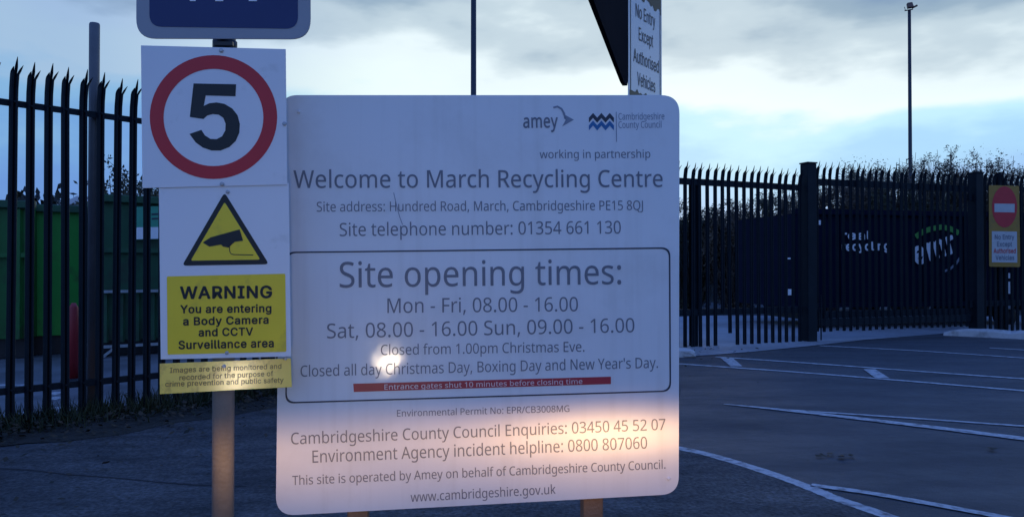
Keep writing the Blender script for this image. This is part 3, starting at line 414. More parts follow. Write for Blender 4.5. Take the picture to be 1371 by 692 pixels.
GLYPH_B = {
' ':(94,''),
'A':(240,'8,0 100,254 138,254 232,0 198,0 144,151 132,186 116,239 122,239 106,186 96,151 42,0;55,71 55,100 185,100 185,71'),
'B':(228,'30,0 30,254 120,254 133,254 144,252 155,250 164,246 172,240 180,234 186,228 190,221 194,213 197,205 198,196 199,187 198,179 198,172 196,166 194,160 190,155 186,150 182,146 178,143 174,140 168,138 163,135 158,134 158,131 164,130 170,128 176,126 182,122 187,118 192,114 197,108 201,102 204,94 207,86 208,78 209,68 208,58 206,50 204,42 200,34 195,26 188,20 181,14 172,9 162,5 150,2 138,0 124,0;62,28 122,28 136,29 148,32 158,35 165,40 170,46 174,52 177,60 178,68 178,74 176,80 174,86 171,92 168,97 164,102 158,106 153,109 146,112 140,114 132,115 124,116 62,116;62,142 119,142 126,143 132,144 138,146 144,148 150,151 154,154 158,158 162,163 164,168 166,174 168,180 168,186 167,194 165,202 162,208 156,214 150,220 142,223 132,225 120,226 62,226'),
'C':(255,'134,-4 118,-2 102,0 88,6 75,12 63,21 52,32 43,44 35,58 28,73 24,90 21,108 20,127 21,146 24,164 28,181 35,196 43,210 52,222 63,233 75,242 88,249 102,254 118,257 134,258 143,258 152,256 162,254 170,252 178,249 186,245 194,240 201,236 208,230 214,224 219,216 224,209 228,201 232,192 234,184 236,174 204,174 202,180 200,186 198,192 194,198 191,202 188,206 183,210 178,214 174,218 168,220 164,222 158,224 152,226 146,227 140,228 134,228 122,227 112,225 102,222 92,216 83,210 75,202 68,192 62,182 58,170 54,157 52,142 52,127 52,112 54,97 58,84 62,72 68,62 76,52 83,44 92,38 102,33 112,30 122,27 134,26 140,26 146,28 152,28 158,30 164,32 168,34 174,37 178,40 183,44 188,48 191,52 194,57 198,62 200,68 202,74 204,80 236,80 234,71 232,62 228,54 224,46 219,38 214,31 208,24 201,19 194,14 186,10 178,6 170,2 162,0 152,-2 143,-3'),
'E':(210,'30,0 30,254 186,254 186,226 62,226 62,143 178,143 178,114 62,114 62,28 188,28 188,0'),
'G':(260,'134,-4 118,-2 102,0 88,6 74,12 62,22 52,32 42,44 34,58 28,73 24,90 21,108 20,127 21,146 24,164 28,181 34,196 42,210 52,222 62,233 74,242 88,249 102,254 116,257 132,258 142,258 152,256 161,254 170,252 179,248 187,244 194,240 202,234 208,229 214,222 220,216 224,208 229,200 232,192 235,184 237,174 204,174 202,180 200,186 196,192 194,196 190,202 186,206 182,210 178,214 174,217 168,220 163,222 158,224 152,226 146,227 140,228 132,228 122,227 111,225 101,222 92,216 83,210 75,202 68,192 62,182 58,170 54,157 52,142 52,127 52,112 54,97 58,84 62,72 68,62 76,52 83,45 92,38 102,33 112,30 123,27 134,26 145,27 154,28 164,32 172,36 180,40 187,46 193,54 198,62 202,70 205,80 207,90 208,101 217,100 142,100 142,128 239,128 239,100 238,85 236,70 232,58 226,46 218,34 210,25 200,16 188,10 176,4 163,0 149,-2'),
'H':(258,'30,0 30,254 62,254 62,144 196,144 196,254 228,254 228,0 196,0 196,116 62,116 62,0'),
'I':(150,'16,0 16,28 59,28 59,226 16,226 16,254 134,254 134,226 92,226 92,28 134,28 134,0'),
'N':(262,'30,0 30,254 68,254 172,92 182,76 194,54 207,28 202,27 200,54 200,78 200,98 200,254 232,254 232,0 194,0 101,145 88,166 74,190 54,226 60,227 61,192 62,164 62,146 62,0'),
'R':(224,'30,0 30,254 118,254 132,254 145,252 156,248 166,244 176,239 184,232 190,225 195,216 200,208 202,198 204,187 204,176 204,165 202,154 200,145 195,136 190,128 184,120 176,114 166,108 156,104 144,102 132,100 118,99 48,99 48,128 117,128 126,128 134,129 142,131 149,134 154,136 160,140 164,145 167,150 170,156 171,162 172,169 172,176 172,184 171,190 170,196 167,202 164,208 160,212 154,216 149,220 142,222 134,224 126,226 116,226 62,226 62,0;176,0 115,114 152,114 214,0'),
'S':(224,'112,-4 98,-4 86,-2 74,0 64,4 54,10 46,16 38,22 32,30 27,38 23,48 20,58 19,68 52,68 54,62 55,55 58,49 62,44 66,40 71,36 77,32 83,30 90,28 97,26 104,25 112,24 120,25 128,26 136,28 143,30 150,33 156,37 160,41 164,46 168,51 170,57 172,63 173,70 172,76 171,80 169,86 166,90 162,93 158,96 154,100 148,102 122,111 92,120 77,124 64,130 52,137 43,144 36,154 30,163 27,174 26,186 26,196 29,206 32,216 38,224 44,232 51,238 60,244 69,249 79,253 90,256 102,257 114,258 126,257 138,256 148,252 158,249 167,244 176,238 182,232 188,224 194,216 197,208 200,198 200,189 168,189 167,198 163,206 158,213 151,218 143,224 134,226 124,228 112,230 104,229 97,228 90,226 84,224 78,221 72,218 68,214 64,209 62,204 59,199 58,194 58,188 58,182 60,176 62,171 66,167 70,163 74,160 79,156 84,154 106,146 132,140 156,132 162,129 168,126 174,122 180,119 184,114 190,110 194,104 198,99 200,92 202,86 204,78 204,70 204,59 202,50 198,40 193,32 187,24 180,17 172,10 162,6 151,1 139,-2 126,-4'),
'T':(224,'16,226 16,254 208,254 208,226 128,226 128,0 96,0 96,226'),
'V':(240,'102,0 8,254 42,254 96,103 108,68 124,16 118,16 134,69 145,103 198,254 232,254 139,0'),
'W':(343,'78,0 8,254 41,254 82,98 88,72 94,47 98,20 94,20 100,47 106,72 112,98 153,254 190,254 231,98 237,72 243,47 248,20 244,20 250,47 255,72 262,98 302,254 335,254 265,0 228,0 184,162 176,196 168,238 175,238 168,198 159,162 115,0'),
'Y':(236,'102,0 102,104 8,254 46,254 96,172 111,146 125,115 112,115 126,146 140,172 190,254 228,254 134,104 134,0'),
'a':(194,'80,-4 71,-4 63,-2 55,0 47,2 40,6 34,11 28,16 24,22 20,29 18,36 16,45 15,54 16,62 17,69 19,75 22,80 25,86 29,90 34,94 39,96 44,100 50,102 56,104 62,106 89,110 117,114 122,114 126,115 130,116 132,118 135,119 136,122 138,124 138,128 138,134 136,140 136,144 134,148 131,152 128,156 124,158 120,161 115,163 110,164 104,165 98,166 92,165 86,164 80,163 74,161 70,159 66,156 62,154 59,150 56,147 54,144 52,140 50,137 20,146 24,154 28,161 34,168 40,173 46,178 52,182 59,185 66,188 74,190 82,191 90,192 97,192 120,190 126,188 132,186 138,184 143,180 148,176 153,172 158,166 161,160 164,153 166,145 168,136 168,126 168,0 138,0 138,26 136,26 126,12 122,9 118,6 113,3 108,0 102,-2 95,-3 88,-4;85,22 94,23 101,24 108,26 114,30 120,33 124,37 128,42 132,46 134,52 136,58 138,63 138,69 138,95 130,91 116,88 100,86 88,84 67,80 62,78 58,75 55,72 52,70 49,66 48,62 46,58 46,52 46,48 47,44 49,40 51,36 54,33 57,30 60,28 65,26 70,24 74,24 80,23'),
'b':(212,'114,-4 106,-4 99,-2 92,0 86,2 81,5 76,8 72,12 69,16 59,30 56,30 56,0 26,0 26,254 57,254 57,160 59,160 68,173 72,176 76,180 80,184 86,186 92,189 98,190 106,192 114,192 126,192 137,189 147,186 156,180 165,174 172,166 180,156 185,146 190,135 192,122 194,109 195,94 194,80 192,66 190,54 185,42 180,32 173,22 165,14 156,8 147,2 137,-1 126,-4;110,24 118,24 126,26 134,28 140,33 146,38 150,44 154,50 158,58 160,66 162,76 164,85 164,94 164,104 162,114 160,122 158,130 154,138 150,145 146,150 140,156 134,160 126,162 118,164 110,165 102,164 94,162 87,160 80,156 75,151 70,146 66,139 62,132 60,124 58,114 56,105 56,94 56,84 58,75 60,66 62,58 66,50 70,43 75,38 81,32 87,28 94,26 102,24'),
'c':(198,'104,-4 91,-4 80,-1 68,3 58,8 49,15 41,23 34,32 28,42 23,54 20,66 18,80 17,94 18,108 20,122 23,134 28,146 34,156 41,165 49,173 58,180 68,186 80,189 91,192 104,192 110,192 117,192 124,190 130,188 136,186 142,184 148,181 152,178 158,174 162,170 166,166 170,161 174,156 176,150 179,144 181,138 152,131 145,144 135,156 121,162 104,165 94,164 86,162 79,160 72,155 67,150 62,144 58,137 54,129 52,121 50,112 48,103 48,94 48,84 50,76 52,67 54,58 58,51 62,44 67,38 72,33 79,28 86,26 94,24 104,23 122,26 136,33 146,44 152,58 182,51 180,45 177,39 174,34 170,28 167,23 162,18 158,14 153,10 148,8 142,4 136,2 130,0 124,-2 118,-3 110,-4'),
'd':(212,'98,-4 86,-4 76,-1 65,2 56,8 47,14 40,22 33,32 28,42 23,54 20,66 18,80 17,94 18,109 20,122 23,135 28,146 33,156 40,166 48,174 56,180 66,186 76,189 86,192 98,192 106,192 114,190 120,189 126,186 132,184 136,180 140,176 144,173 153,160 156,160 156,254 186,254 186,0 156,0 156,30 154,30 144,16 140,12 136,8 132,5 126,2 120,0 114,-2 106,-4;102,24 110,24 118,26 125,28 132,32 137,38 142,43 146,50 150,58 152,66 154,75 156,84 156,94 156,105 154,114 152,124 150,132 146,139 142,146 138,151 132,156 126,160 118,162 110,164 102,165 94,164 86,162 78,160 72,156 66,150 62,145 58,138 54,130 52,122 50,114 48,104 48,94 48,85 50,76 52,66 54,58 58,50 62,44 67,38 72,33 79,28 86,26 94,24'),
'e':(202,'106,-4 92,-4 80,-1 69,3 58,8 49,15 41,23 34,32 28,42 23,54 20,66 18,80 17,94 18,108 20,121 23,134 28,145 34,156 40,164 48,173 58,180 68,185 78,189 90,192 102,192 110,192 118,191 126,190 133,187 140,184 147,180 154,176 160,170 166,164 170,158 175,150 178,141 182,132 184,121 185,110 186,97 186,84 38,84 38,110 169,110 155,101 154,110 154,118 152,127 149,134 146,141 142,147 136,152 132,157 125,160 118,163 111,164 102,165 94,164 86,163 80,160 73,156 68,152 62,147 58,141 54,135 52,128 50,120 48,113 48,106 48,89 48,78 50,70 52,61 55,53 59,46 64,40 70,35 76,30 82,28 90,25 98,24 106,23 112,24 117,24 122,25 127,26 132,28 136,30 139,33 142,36 146,40 148,44 151,48 153,52 182,46 180,38 176,32 172,26 168,20 162,14 156,10 149,6 142,2 133,0 124,-2 116,-4'),
'f':(127,'114,190 114,164 3,164 3,190;40,0 40,216 41,224 42,230 44,237 48,243 52,248 56,252 62,256 68,260 74,262 80,264 87,264 94,265 111,264 122,260 114,234 108,236 98,237 91,236 86,235 81,233 77,230 74,226 72,222 71,216 71,210 71,0'),
'g':(212,'104,-76 94,-75 84,-74 75,-72 67,-70 60,-67 52,-64 46,-60 41,-55 36,-50 32,-46 28,-40 26,-34 50,-20 61,-33 64,-36 68,-39 72,-42 77,-44 82,-46 89,-48 96,-48 104,-48 114,-48 124,-46 134,-42 141,-38 148,-31 152,-24 155,-14 156,-3 156,34 153,34 144,20 140,17 136,14 132,10 126,8 120,6 114,4 106,2 98,2 86,3 76,5 66,8 56,14 48,20 40,26 34,36 28,45 23,56 20,68 18,82 17,96 18,110 20,123 23,136 28,146 33,157 40,166 48,174 56,180 66,186 76,189 86,192 98,192 106,192 114,191 121,189 126,186 132,184 136,180 140,176 144,173 154,160 156,160 156,190 186,190 186,-4 186,-16 184,-27 180,-36 175,-45 169,-52 162,-58 154,-64 146,-68 136,-71 126,-74 114,-75;102,30 111,30 118,32 126,34 132,38 138,42 142,48 146,54 150,60 152,68 154,77 156,86 156,96 156,106 154,116 152,124 150,132 146,139 142,146 138,152 132,156 126,160 118,162 111,164 102,165 94,164 86,162 79,160 72,156 67,151 62,145 58,138 54,131 52,123 50,114 48,106 48,96 48,86 50,78 52,69 54,62 58,54 62,48 67,42 72,38 79,34 86,32 94,30'),
'h':(205,'57,114 57,0 26,0 26,254 57,254 57,144 51,144 56,156 62,166 68,174 76,181 84,186 94,190 104,192 114,192 123,192 132,190 140,188 148,184 154,180 160,174 166,168 170,160 174,152 176,142 178,132 178,120 178,0 148,0 148,118 148,128 145,138 142,146 136,152 130,158 123,162 114,164 105,164 98,164 92,163 86,161 80,158 75,156 70,152 66,146 63,142 60,136 58,128 57,122'),
'i':(84,'26,0 26,190 57,190 57,0;42,222 38,222 34,223 30,224 27,228 24,230 22,234 21,238 20,242 21,246 22,250 24,253 27,256 30,258 34,260 38,262 42,262 46,262 50,260 54,258 57,256 60,253 62,250 63,246 63,242 63,238 62,234 60,230 57,228 54,224 50,223 46,222'),
'l':(94,'70,-1 60,0 50,2 43,5 37,10 32,16 29,24 27,32 26,42 26,254 57,254 57,50 57,44 58,38 58,34 60,31 62,29 65,27 68,26 73,26 80,26 85,27 90,2 81,0'),
'm':(305,'26,0 26,190 56,190 56,148 54,148 56,155 59,162 62,168 66,173 70,178 76,182 80,185 86,188 92,190 98,192 104,193 110,193 120,192 128,190 136,186 144,180 150,174 154,166 158,157 160,148 156,148 158,154 161,160 164,166 168,172 174,176 178,180 184,184 190,188 197,190 204,192 211,192 218,193 226,192 234,192 242,189 248,186 255,182 261,177 266,171 270,164 274,156 276,148 278,138 278,128 278,0 248,0 248,127 247,136 245,144 242,151 236,156 230,160 224,163 216,164 210,165 203,165 198,164 192,162 187,160 182,157 179,154 176,150 172,145 170,140 169,135 168,130 168,124 168,0 137,0 137,130 136,138 134,144 131,150 126,156 121,160 114,163 108,164 100,165 94,165 89,164 84,162 79,160 74,157 70,154 66,150 63,144 60,139 58,133 57,126 57,119 57,0'),
'n':(205,'57,114 57,0 26,0 26,190 56,190 56,144 51,144 56,156 62,166 68,174 76,181 84,186 94,190 104,192 114,192 123,192 132,190 140,188 148,184 154,180 160,174 166,168 170,160 174,152 176,142 178,132 178,120 178,0 148,0 148,118 148,128 145,138 142,146 136,152 130,158 123,162 114,164 105,164 98,164 92,163 86,161 80,158 75,156 70,152 66,146 63,142 60,136 58,128 57,122'),
'o':(208,'104,-4 91,-4 80,-1 68,3 58,8 49,15 41,23 34,32 28,42 23,54 20,66 18,80 17,94 18,108 20,122 23,134 28,146 34,156 41,165 49,173 58,180 68,186 80,189 91,192 104,192 116,192 128,189 139,186 150,180 158,173 166,165 174,156 180,146 184,134 188,122 190,108 190,94 190,80 188,66 184,54 180,42 174,32 166,23 158,15 150,8 139,3 128,-1 116,-4;104,23 113,24 121,26 128,28 135,33 141,38 146,44 150,51 154,58 156,67 158,76 159,84 160,94 159,103 158,112 156,121 154,129 150,137 146,144 141,150 135,155 128,160 121,162 113,164 104,165 94,164 86,162 79,160 72,155 67,150 62,144 58,137 54,129 52,121 50,112 48,103 48,94 48,84 50,76 52,67 54,58 58,51 62,44 67,38 72,33 79,28 86,26 94,24'),
'p':(212,'26,-72 26,190 56,190 56,160 59,160 68,173 72,176 76,180 80,184 86,186 92,189 98,190 106,192 114,192 126,192 137,189 147,186 156,180 165,174 172,166 180,156 185,146 190,135 192,122 194,109 195,94 194,80 192,66 190,54 185,42 180,32 173,22 165,14 156,8 147,2 137,-1 126,-4 114,-4 106,-4 99,-2 92,0 86,2 81,5 76,8 72,12 69,16 59,30 57,30 57,-72;110,24 118,24 126,26 134,28 140,33 146,38 150,44 154,50 158,58 160,66 162,76 164,85 164,94 164,104 162,114 160,122 158,130 154,138 150,145 146,150 140,156 134,160 126,162 118,164 110,165 102,164 94,162 87,160 80,156 75,151 70,146 66,139 62,132 60,124 58,114 56,105 56,94 56,84 58,75 60,66 62,58 66,50 70,43 75,38 81,32 87,28 94,26 102,24'),
'r':(130,'26,0 26,190 56,190 56,160 58,160 61,168 65,174 70,179 76,184 83,188 90,190 98,192 106,192 114,192 122,192 122,161 115,162 104,163 97,162 91,162 85,160 80,158 74,154 70,150 66,146 63,142 60,136 58,131 57,125 57,118 57,0'),
's':(182,'91,-4 82,-4 72,-2 64,-1 56,2 49,5 42,9 36,14 31,19 26,25 22,32 20,39 18,47 47,54 50,46 52,40 57,34 62,30 68,27 75,24 82,23 90,22 100,23 108,25 116,28 122,31 128,36 131,40 134,46 134,52 134,56 132,60 130,64 127,68 123,71 118,74 112,76 106,78 74,85 62,88 52,93 44,98 36,104 30,111 26,118 24,128 24,137 24,145 26,152 28,160 32,166 38,172 44,177 50,182 58,185 66,188 74,190 84,192 94,192 103,192 112,190 120,189 127,186 134,183 140,179 145,174 150,170 154,164 157,158 160,152 162,145 134,138 132,144 129,149 126,154 122,158 116,162 110,164 102,166 94,166 86,166 78,164 72,162 66,158 60,154 57,150 55,144 54,138 55,134 56,129 58,125 62,122 66,118 72,116 78,114 86,112 114,104 127,101 138,97 146,92 153,86 158,79 162,71 165,62 166,54 165,45 163,38 160,30 156,24 151,18 145,12 138,8 130,3 121,0 112,-2 102,-4'),
't':(114,'102,190 102,164 3,164 3,190;32,236 63,236 63,49 64,43 64,38 66,34 68,30 71,28 75,26 80,26 85,25 92,26 101,27 106,1 96,-2 84,-2 72,-2 62,1 54,5 46,10 40,18 36,26 34,36 32,46'),
'u':(205,'91,-2 82,-2 73,0 65,2 58,6 50,10 44,16 39,22 34,30 31,38 28,48 27,58 26,70 26,190 57,190 57,72 58,62 60,52 64,44 68,38 75,32 82,28 90,26 100,25 106,26 113,26 119,28 124,31 130,34 134,38 138,43 142,48 144,54 146,61 148,68 148,76 148,190 178,190 178,0 149,0 149,46 154,46 148,34 143,24 136,15 128,8 120,4 111,0 102,-2'),
'v':(194,'82,0 8,190 42,190 82,78 94,44 103,10 92,10 102,44 112,78 152,190 186,190 113,0'),
'x':(190,'10,0 86,109 86,86 14,190 50,190 74,153 90,126 104,103 88,103 101,126 116,153 141,190 176,190 104,84 104,107 179,0 144,0 116,42 100,68 86,91 102,91 89,68 74,42 46,0'),
'y':(194,'24,-70 30,-43 36,-44 40,-44 44,-45 48,-45 52,-44 56,-44 59,-42 62,-40 65,-37 68,-34 70,-29 73,-24 76,-18 82,0 8,190 42,190 82,78 94,44 103,10 92,10 101,44 112,78 152,190 186,190 102,-29 99,-36 96,-42 92,-48 88,-54 84,-58 80,-62 75,-65 70,-68 64,-70 58,-72 52,-72 46,-72 32,-72')}

_gc = {}
def glyph(font, ch):
    if (font, ch) not in _gc:
        adv, d = (GLYPH_A if font == 'A' else GLYPH_B)[ch]
        _gc[(font, ch)] = (adv, [[tuple(map(float, p.split(','))) for p in l.split(' ')] for l in d.split(';') if l])
    return _gc[(font, ch)]
def font_mesh(s, embolden=0.0, font='A'):
    cu = bpy.data.curves.new('txt', 'CURVE'); cu.dimensions = '2D'; cu.fill_mode = 'BOTH'; x = 0.0
    for ch in s:
        adv, loops = glyph(font, ch)
        for l in loops:
            sp_ = cu.splines.new('POLY'); sp_.points.add(len(l) - 1); sp_.use_cyclic_u = True
            for k, p in enumerate(l): sp_.points[k].co = ((p[0] + x) / 500, p[1] / 500, 0, 1)
        x += adv + embolden * 500 * 1.5
    o = bpy.data.objects.new('txt', cu); COL.objects.link(o)
    dg = bpy.context.evaluated_depsgraph_get(); me = bpy.data.meshes.new_from_object(o.evaluated_get(dg))
    bpy.data.objects.remove(o); bpy.data.curves.remove(cu); me.materials.clear()
    if embolden:                                   # heavier weight: the same letters laid again, each layer shifted a little and a hair higher
        v0 = [v.co.copy() for v in me.vertices]; f0 = [tuple(p.vertices) for p in me.polygons]; V, F = list(v0), list(f0)
        for k in range(8):
            a = k * math.pi / 4; o_ = Vector((math.cos(a) * embolden, math.sin(a) * embolden, (k + 1) * .00006)); b = len(V)
            V += [v + o_ for v in v0]; F += [tuple(i + b for i in f) for f in f0]
        bpy.data.meshes.remove(me); me = py(V, F)
    return me
def capheight(e, font='A'):
    ys = [p[1] for l in glyph(font, 'H')[1] for p in l] if font == 'A' else [0, 254]
    return (max(ys) / 500 + e, min(ys) / 500 - e)
def text(s, p0, p1, cap, plane, off, m, parent, bold=0.0, name='lettering', up=None, font='A'):
    """lettering between baseline pixels p0 and p1, capitals cap pixels high"""
    me = font_mesh(s, bold, font); xs = [v.co.x for v in me.vertices]; x0, x1 = min(xs), max(xs)
    a, b = plane.hit(*p0, off), plane.hit(*p1, off)
    u = (b - a); w = u.length; u.normalize()
    upv = plane.n.cross(u) if up is None else up
    upv = upv if upv.z > 0 else -upv
    mid = ((p0[0] + p1[0]) / 2, (p0[1] + p1[1]) / 2)
    hh = (plane.hit(mid[0], mid[1] - cap, off) - plane.hit(*mid, off)).length
    sx = w / (x1 - x0); ct, cb = capheight(bold, font); sy = hh / (ct - cb)
    for v in me.vertices:
        v.co = a + u * ((v.co.x - x0) * sx) + upv * ((v.co.y - cb) * sy) + plane.n * v.co.z
    return obj(name, me, m, parent)
def bolt(px, py_, plane, parent, r=.007, m='galv'):
    c = plane.hit(px, py_, 0); n = plane.n
    return MB().tube([c - n * .001, c + n * .004, c + n * .006], [r, r, r * .6], 8).build('bolt', M[m], parent)

# ------------------------------------------------------------------ the setting
def sheet(name, pts, z, m):
    return kind(obj(name, py([(p[0], p[1], z) for p in pts], [tuple(range(len(pts)))]), m), 'structure')
S = 900
sheet('ground', [(-S, -60), (S, -60), (S, S), (-S, S)], 0, M['asphalt'])
# fence lines
F0, F1 = gnd(14, 572), gnd(177, 550)
FD = (F1 - F0).normalized(); FN = Vector((FD.y, -FD.x, 0))          # FN points to the viewer's side
CORNER = F0 + FD * 9.05
G0 = gnd(918, 465.5)                                              # right fence
GP0 = Vector((at(1083, 400, 12.75).x, 12.75, 0)); GP1 = Vector((at(1307, 400, 14.05).x, 14.05, 0))
# yards behind the fences, a rough path in front of the left one
a0 = F0 - FD * 8 - FN * .25; a1 = CORNER - FN * .25
sheet('yard', [a0, a1, (CORNER.x + .2, 30), (-60, 30), (-60, a0.y)], .004, M['yard'])
gd = (GP1 - GP0).normalized()
e = [gnd(914, 478), gnd(960, 475), gnd(1010, 471), gnd(1075, 464.5), gnd(1160, 455), gnd(1262, 447), gnd(1420, 444)]
sheet('concrete_apron', [(CORNER.x - .05, CORNER.y - .4)] + [(p.x, p.y) for p in e] + [(14, 19.5), (CORNER.x + .25, 19.5)], .008, M['concrete'])
pa = [F0 - FD * 6 + FN * .75, F0 + FN * .8, F0 + FD * 3 + FN * .7, F0 + FD * 6 + FN * .5, gnd(912, 520), gnd(905, 560), gnd(911, 600), gnd(973, 615.5), gnd(1057, 642.5), gnd(1119, 667), gnd(1202, 696), (1.7, 2.2, 0), (1.7, .2, 0), (-7, .2, 0)]
sheet('path', [(p[0], p[1]) for p in pa], .004, M['path'])
rv = random.Random(4); vo = []
for i in range(90):
    q = -6 + 15.0 * i / 89; vo.append(F0 + FD * q + FN * max(.2, .78 - .03 * max(0, q) + .10 * math.sin(q * 1.7) + .06 * math.sin(q * 5.3) + rv.uniform(-.05, .05)))
sheet('verge', vo + [CORNER + FN * .25, CORNER - FN * .25, F0 - FD * 6 - FN * .3], .0068, M['soil'])
# painted lines
def gline(px, w, name='painted_line', z=.006):
    K = [gnd(*p) for p in px]; wk = w if isinstance(w, (list, tuple)) else [w] * len(K); Lf, Rt = [], []; P, ws = [], []; rl = random.Random(len(px) * 7 + int(px[0][1]))
    for i in range(len(K) - 1):                    # a smooth curve through the measured points, edges slightly uneven like hand-laid paint
        a, b, c, d = K[max(i - 1, 0)], K[i], K[i + 1], K[min(i + 2, len(K) - 1)]
        for k in range(10):
            t = k / 10; P.append(.5 * (2 * b + (c - a) * t + (2 * a - 5 * b + 4 * c - d) * t * t + (3 * b - a - 3 * c + d) * t ** 3)); ws.append((wk[i] * (1 - t) + wk[i + 1] * t) * rl.uniform(1.02, 1.22))
    P.append(K[-1]); ws.append(wk[-1])
    # soften polyline
    for i, p in enumerate(P):
        d = (P[min(i + 1, len(P) - 1)] - P[max(i - 1, 0)]).normalized(); nn = Vector((-d.y, d.x, 0)) * ws[i] / 2
        Lf.append((p + nn)[:2] + (z,)); Rt.append((p - nn)[:2] + (z,))
    n = len(P)
    return kind(obj(name, py(Lf + Rt, [(i, i + 1, n + i + 1, n + i) for i in range(n - 1)]), M['line']), 'structure')
gline([(880, 595), (911, 601), (940, 607), (973, 616), (1015, 629), (1057, 643.5), (1090, 656), (1119, 668), (1160, 682), (1202, 697), (1260, 720)], .075)
gline([(1086, 650), (1160, 660), (1240, 674), (1337, 692), (1400, 704)], .06)
gline([(969, 541.5), (1040, 548.5), (1150, 561), (1260, 574), (1371, 588), (1450, 598)], [.02, .07, .10, .11, .11, .11], z=.0075)
gline([(1030, 547.5), (1150, 555.5), (1260, 563), (1371, 571), (1450, 577)], .055)
gline([(905, 487), (1060, 498), (1210, 510), (1371, 523.5), (1450, 530)], .085)
gline([(958, 478), (1090, 487), (1210, 496), (1371, 507.5), (1450, 513)], .085)
gline([(1097, 463), (1230, 470), (1371, 479.5), (1440, 484)], .08)
gline([(1325, 466), (1400, 470.5)], .08)
def gquad(px):
    return kind(obj('painted_dash', py([tuple(gnd(*p))[:2] + (.0095,) for p in px], [(0, 1, 2, 3)]), M['line']), 'structure')
gquad([(964, 479), (980, 479), (994, 491), (978, 491)]); gquad([(1156, 495), (1172, 495), (1191, 507), (1172, 507)])
gline([(-60, 516), (38, 516)], .10); gline([(-60, 557), (45, 553)], .10)
gline([(66, 527), (82, 527)], .16); gline([(66, 533.5), (82, 533.5)], .16); gline([(70, 548), (86, 547)], .16)
# crack in the path: long irregular joint
cp = [(-60, 622), (0, 628), (40, 630), (90, 636), (150, 640), (210, 646), (262, 650), (330, 652)]
P = [gnd(*p) for p in cp]; mb = MB(); v = []
for p in P: v += [(p.x, p.y + random.uniform(.008, .016), .0055), (p.x, p.y - random.uniform(.008, .016), .0055)]
kind(obj('path_joint', py(v, [(2 * i, 2 * i + 2, 2 * i + 3, 2 * i + 1) for i in range(len(P) - 1)]), M['crack']), 'structure')
# rough kerb by the gate, and a broken kerb end by the corner
def kerb(p0, p1, w, h, name, label):
    p0, p1 = Vector(p0), Vector(p1); n = max(6, int((p1 - p0).length / .12)); d = (p1 - p0).normalized(); s = Vector((-d.y, d.x, 0)); v = []; rnd = random.Random(3)
    for i in range(n + 1):
        p = p0.lerp(p1, i / n); j = lambda a=.012: rnd.uniform(-a, a); k = min(1, .6 + i * .15)
        joint = .02 if i % 8 == 0 else 0
        v += [p + Vector((0, 0, 0)), p + s * .015 + Vector((0, 0, h * .8 * k + j() - joint)), p + s * .05 + Vector((0, 0, h * k + j() - joint)), p + s * (w - .03) + Vector((0, 0, h * k + j() - joint)), p + s * w + Vector((0, 0, h * .75 * k)), p + s * w]
    f = []
    for i in range(n):
        for k in range(5): f.append((i * 6 + k, i * 6 + 6 + k, i * 6 + 7 + k, i * 6 + 1 + k))
    f += [tuple(range(6)), tuple(n * 6 + k for k in range(6))[::-1]]
    o = obj(name, py(v, f), M['kerb']); return o
tag(kerb(gnd(1263, 449), gnd(1400, 455.5), .3, .125, 'kerb', ''), 'pale worn kerb edge at the foot of the gate, right of the apron', 'kerb')
mb = MB(); c = gnd(914, 479)
bm = bmesh.new(); bmesh.ops.create_icosphere(bm, subdivisions=3, radius=1)
for vv in bm.verts:
    q = vv.co; k = 1 + .12 * math.sin(q.x * 5 + 1) * math.cos(q.y * 4) + random.uniform(-.05, .05)
    vv.co = Vector((c.x - .02 + max(-1, min(1, q.x * 1.35)) * .19 * k, c.y + .14 + max(-1, min(1, q.y * 1.3)) * .12 * k, max(0, .045 + max(-1, min(1, q.z * 1.3)) * .07 * k)))
me = bpy.data.meshes.new('mesh'); bm.to_mesh(me); bm.free()
tag(obj('kerb_stone', me, M['kerb']), 'single chipped white kerb stone lying beside the right edge of the welcome board', 'kerb stone')

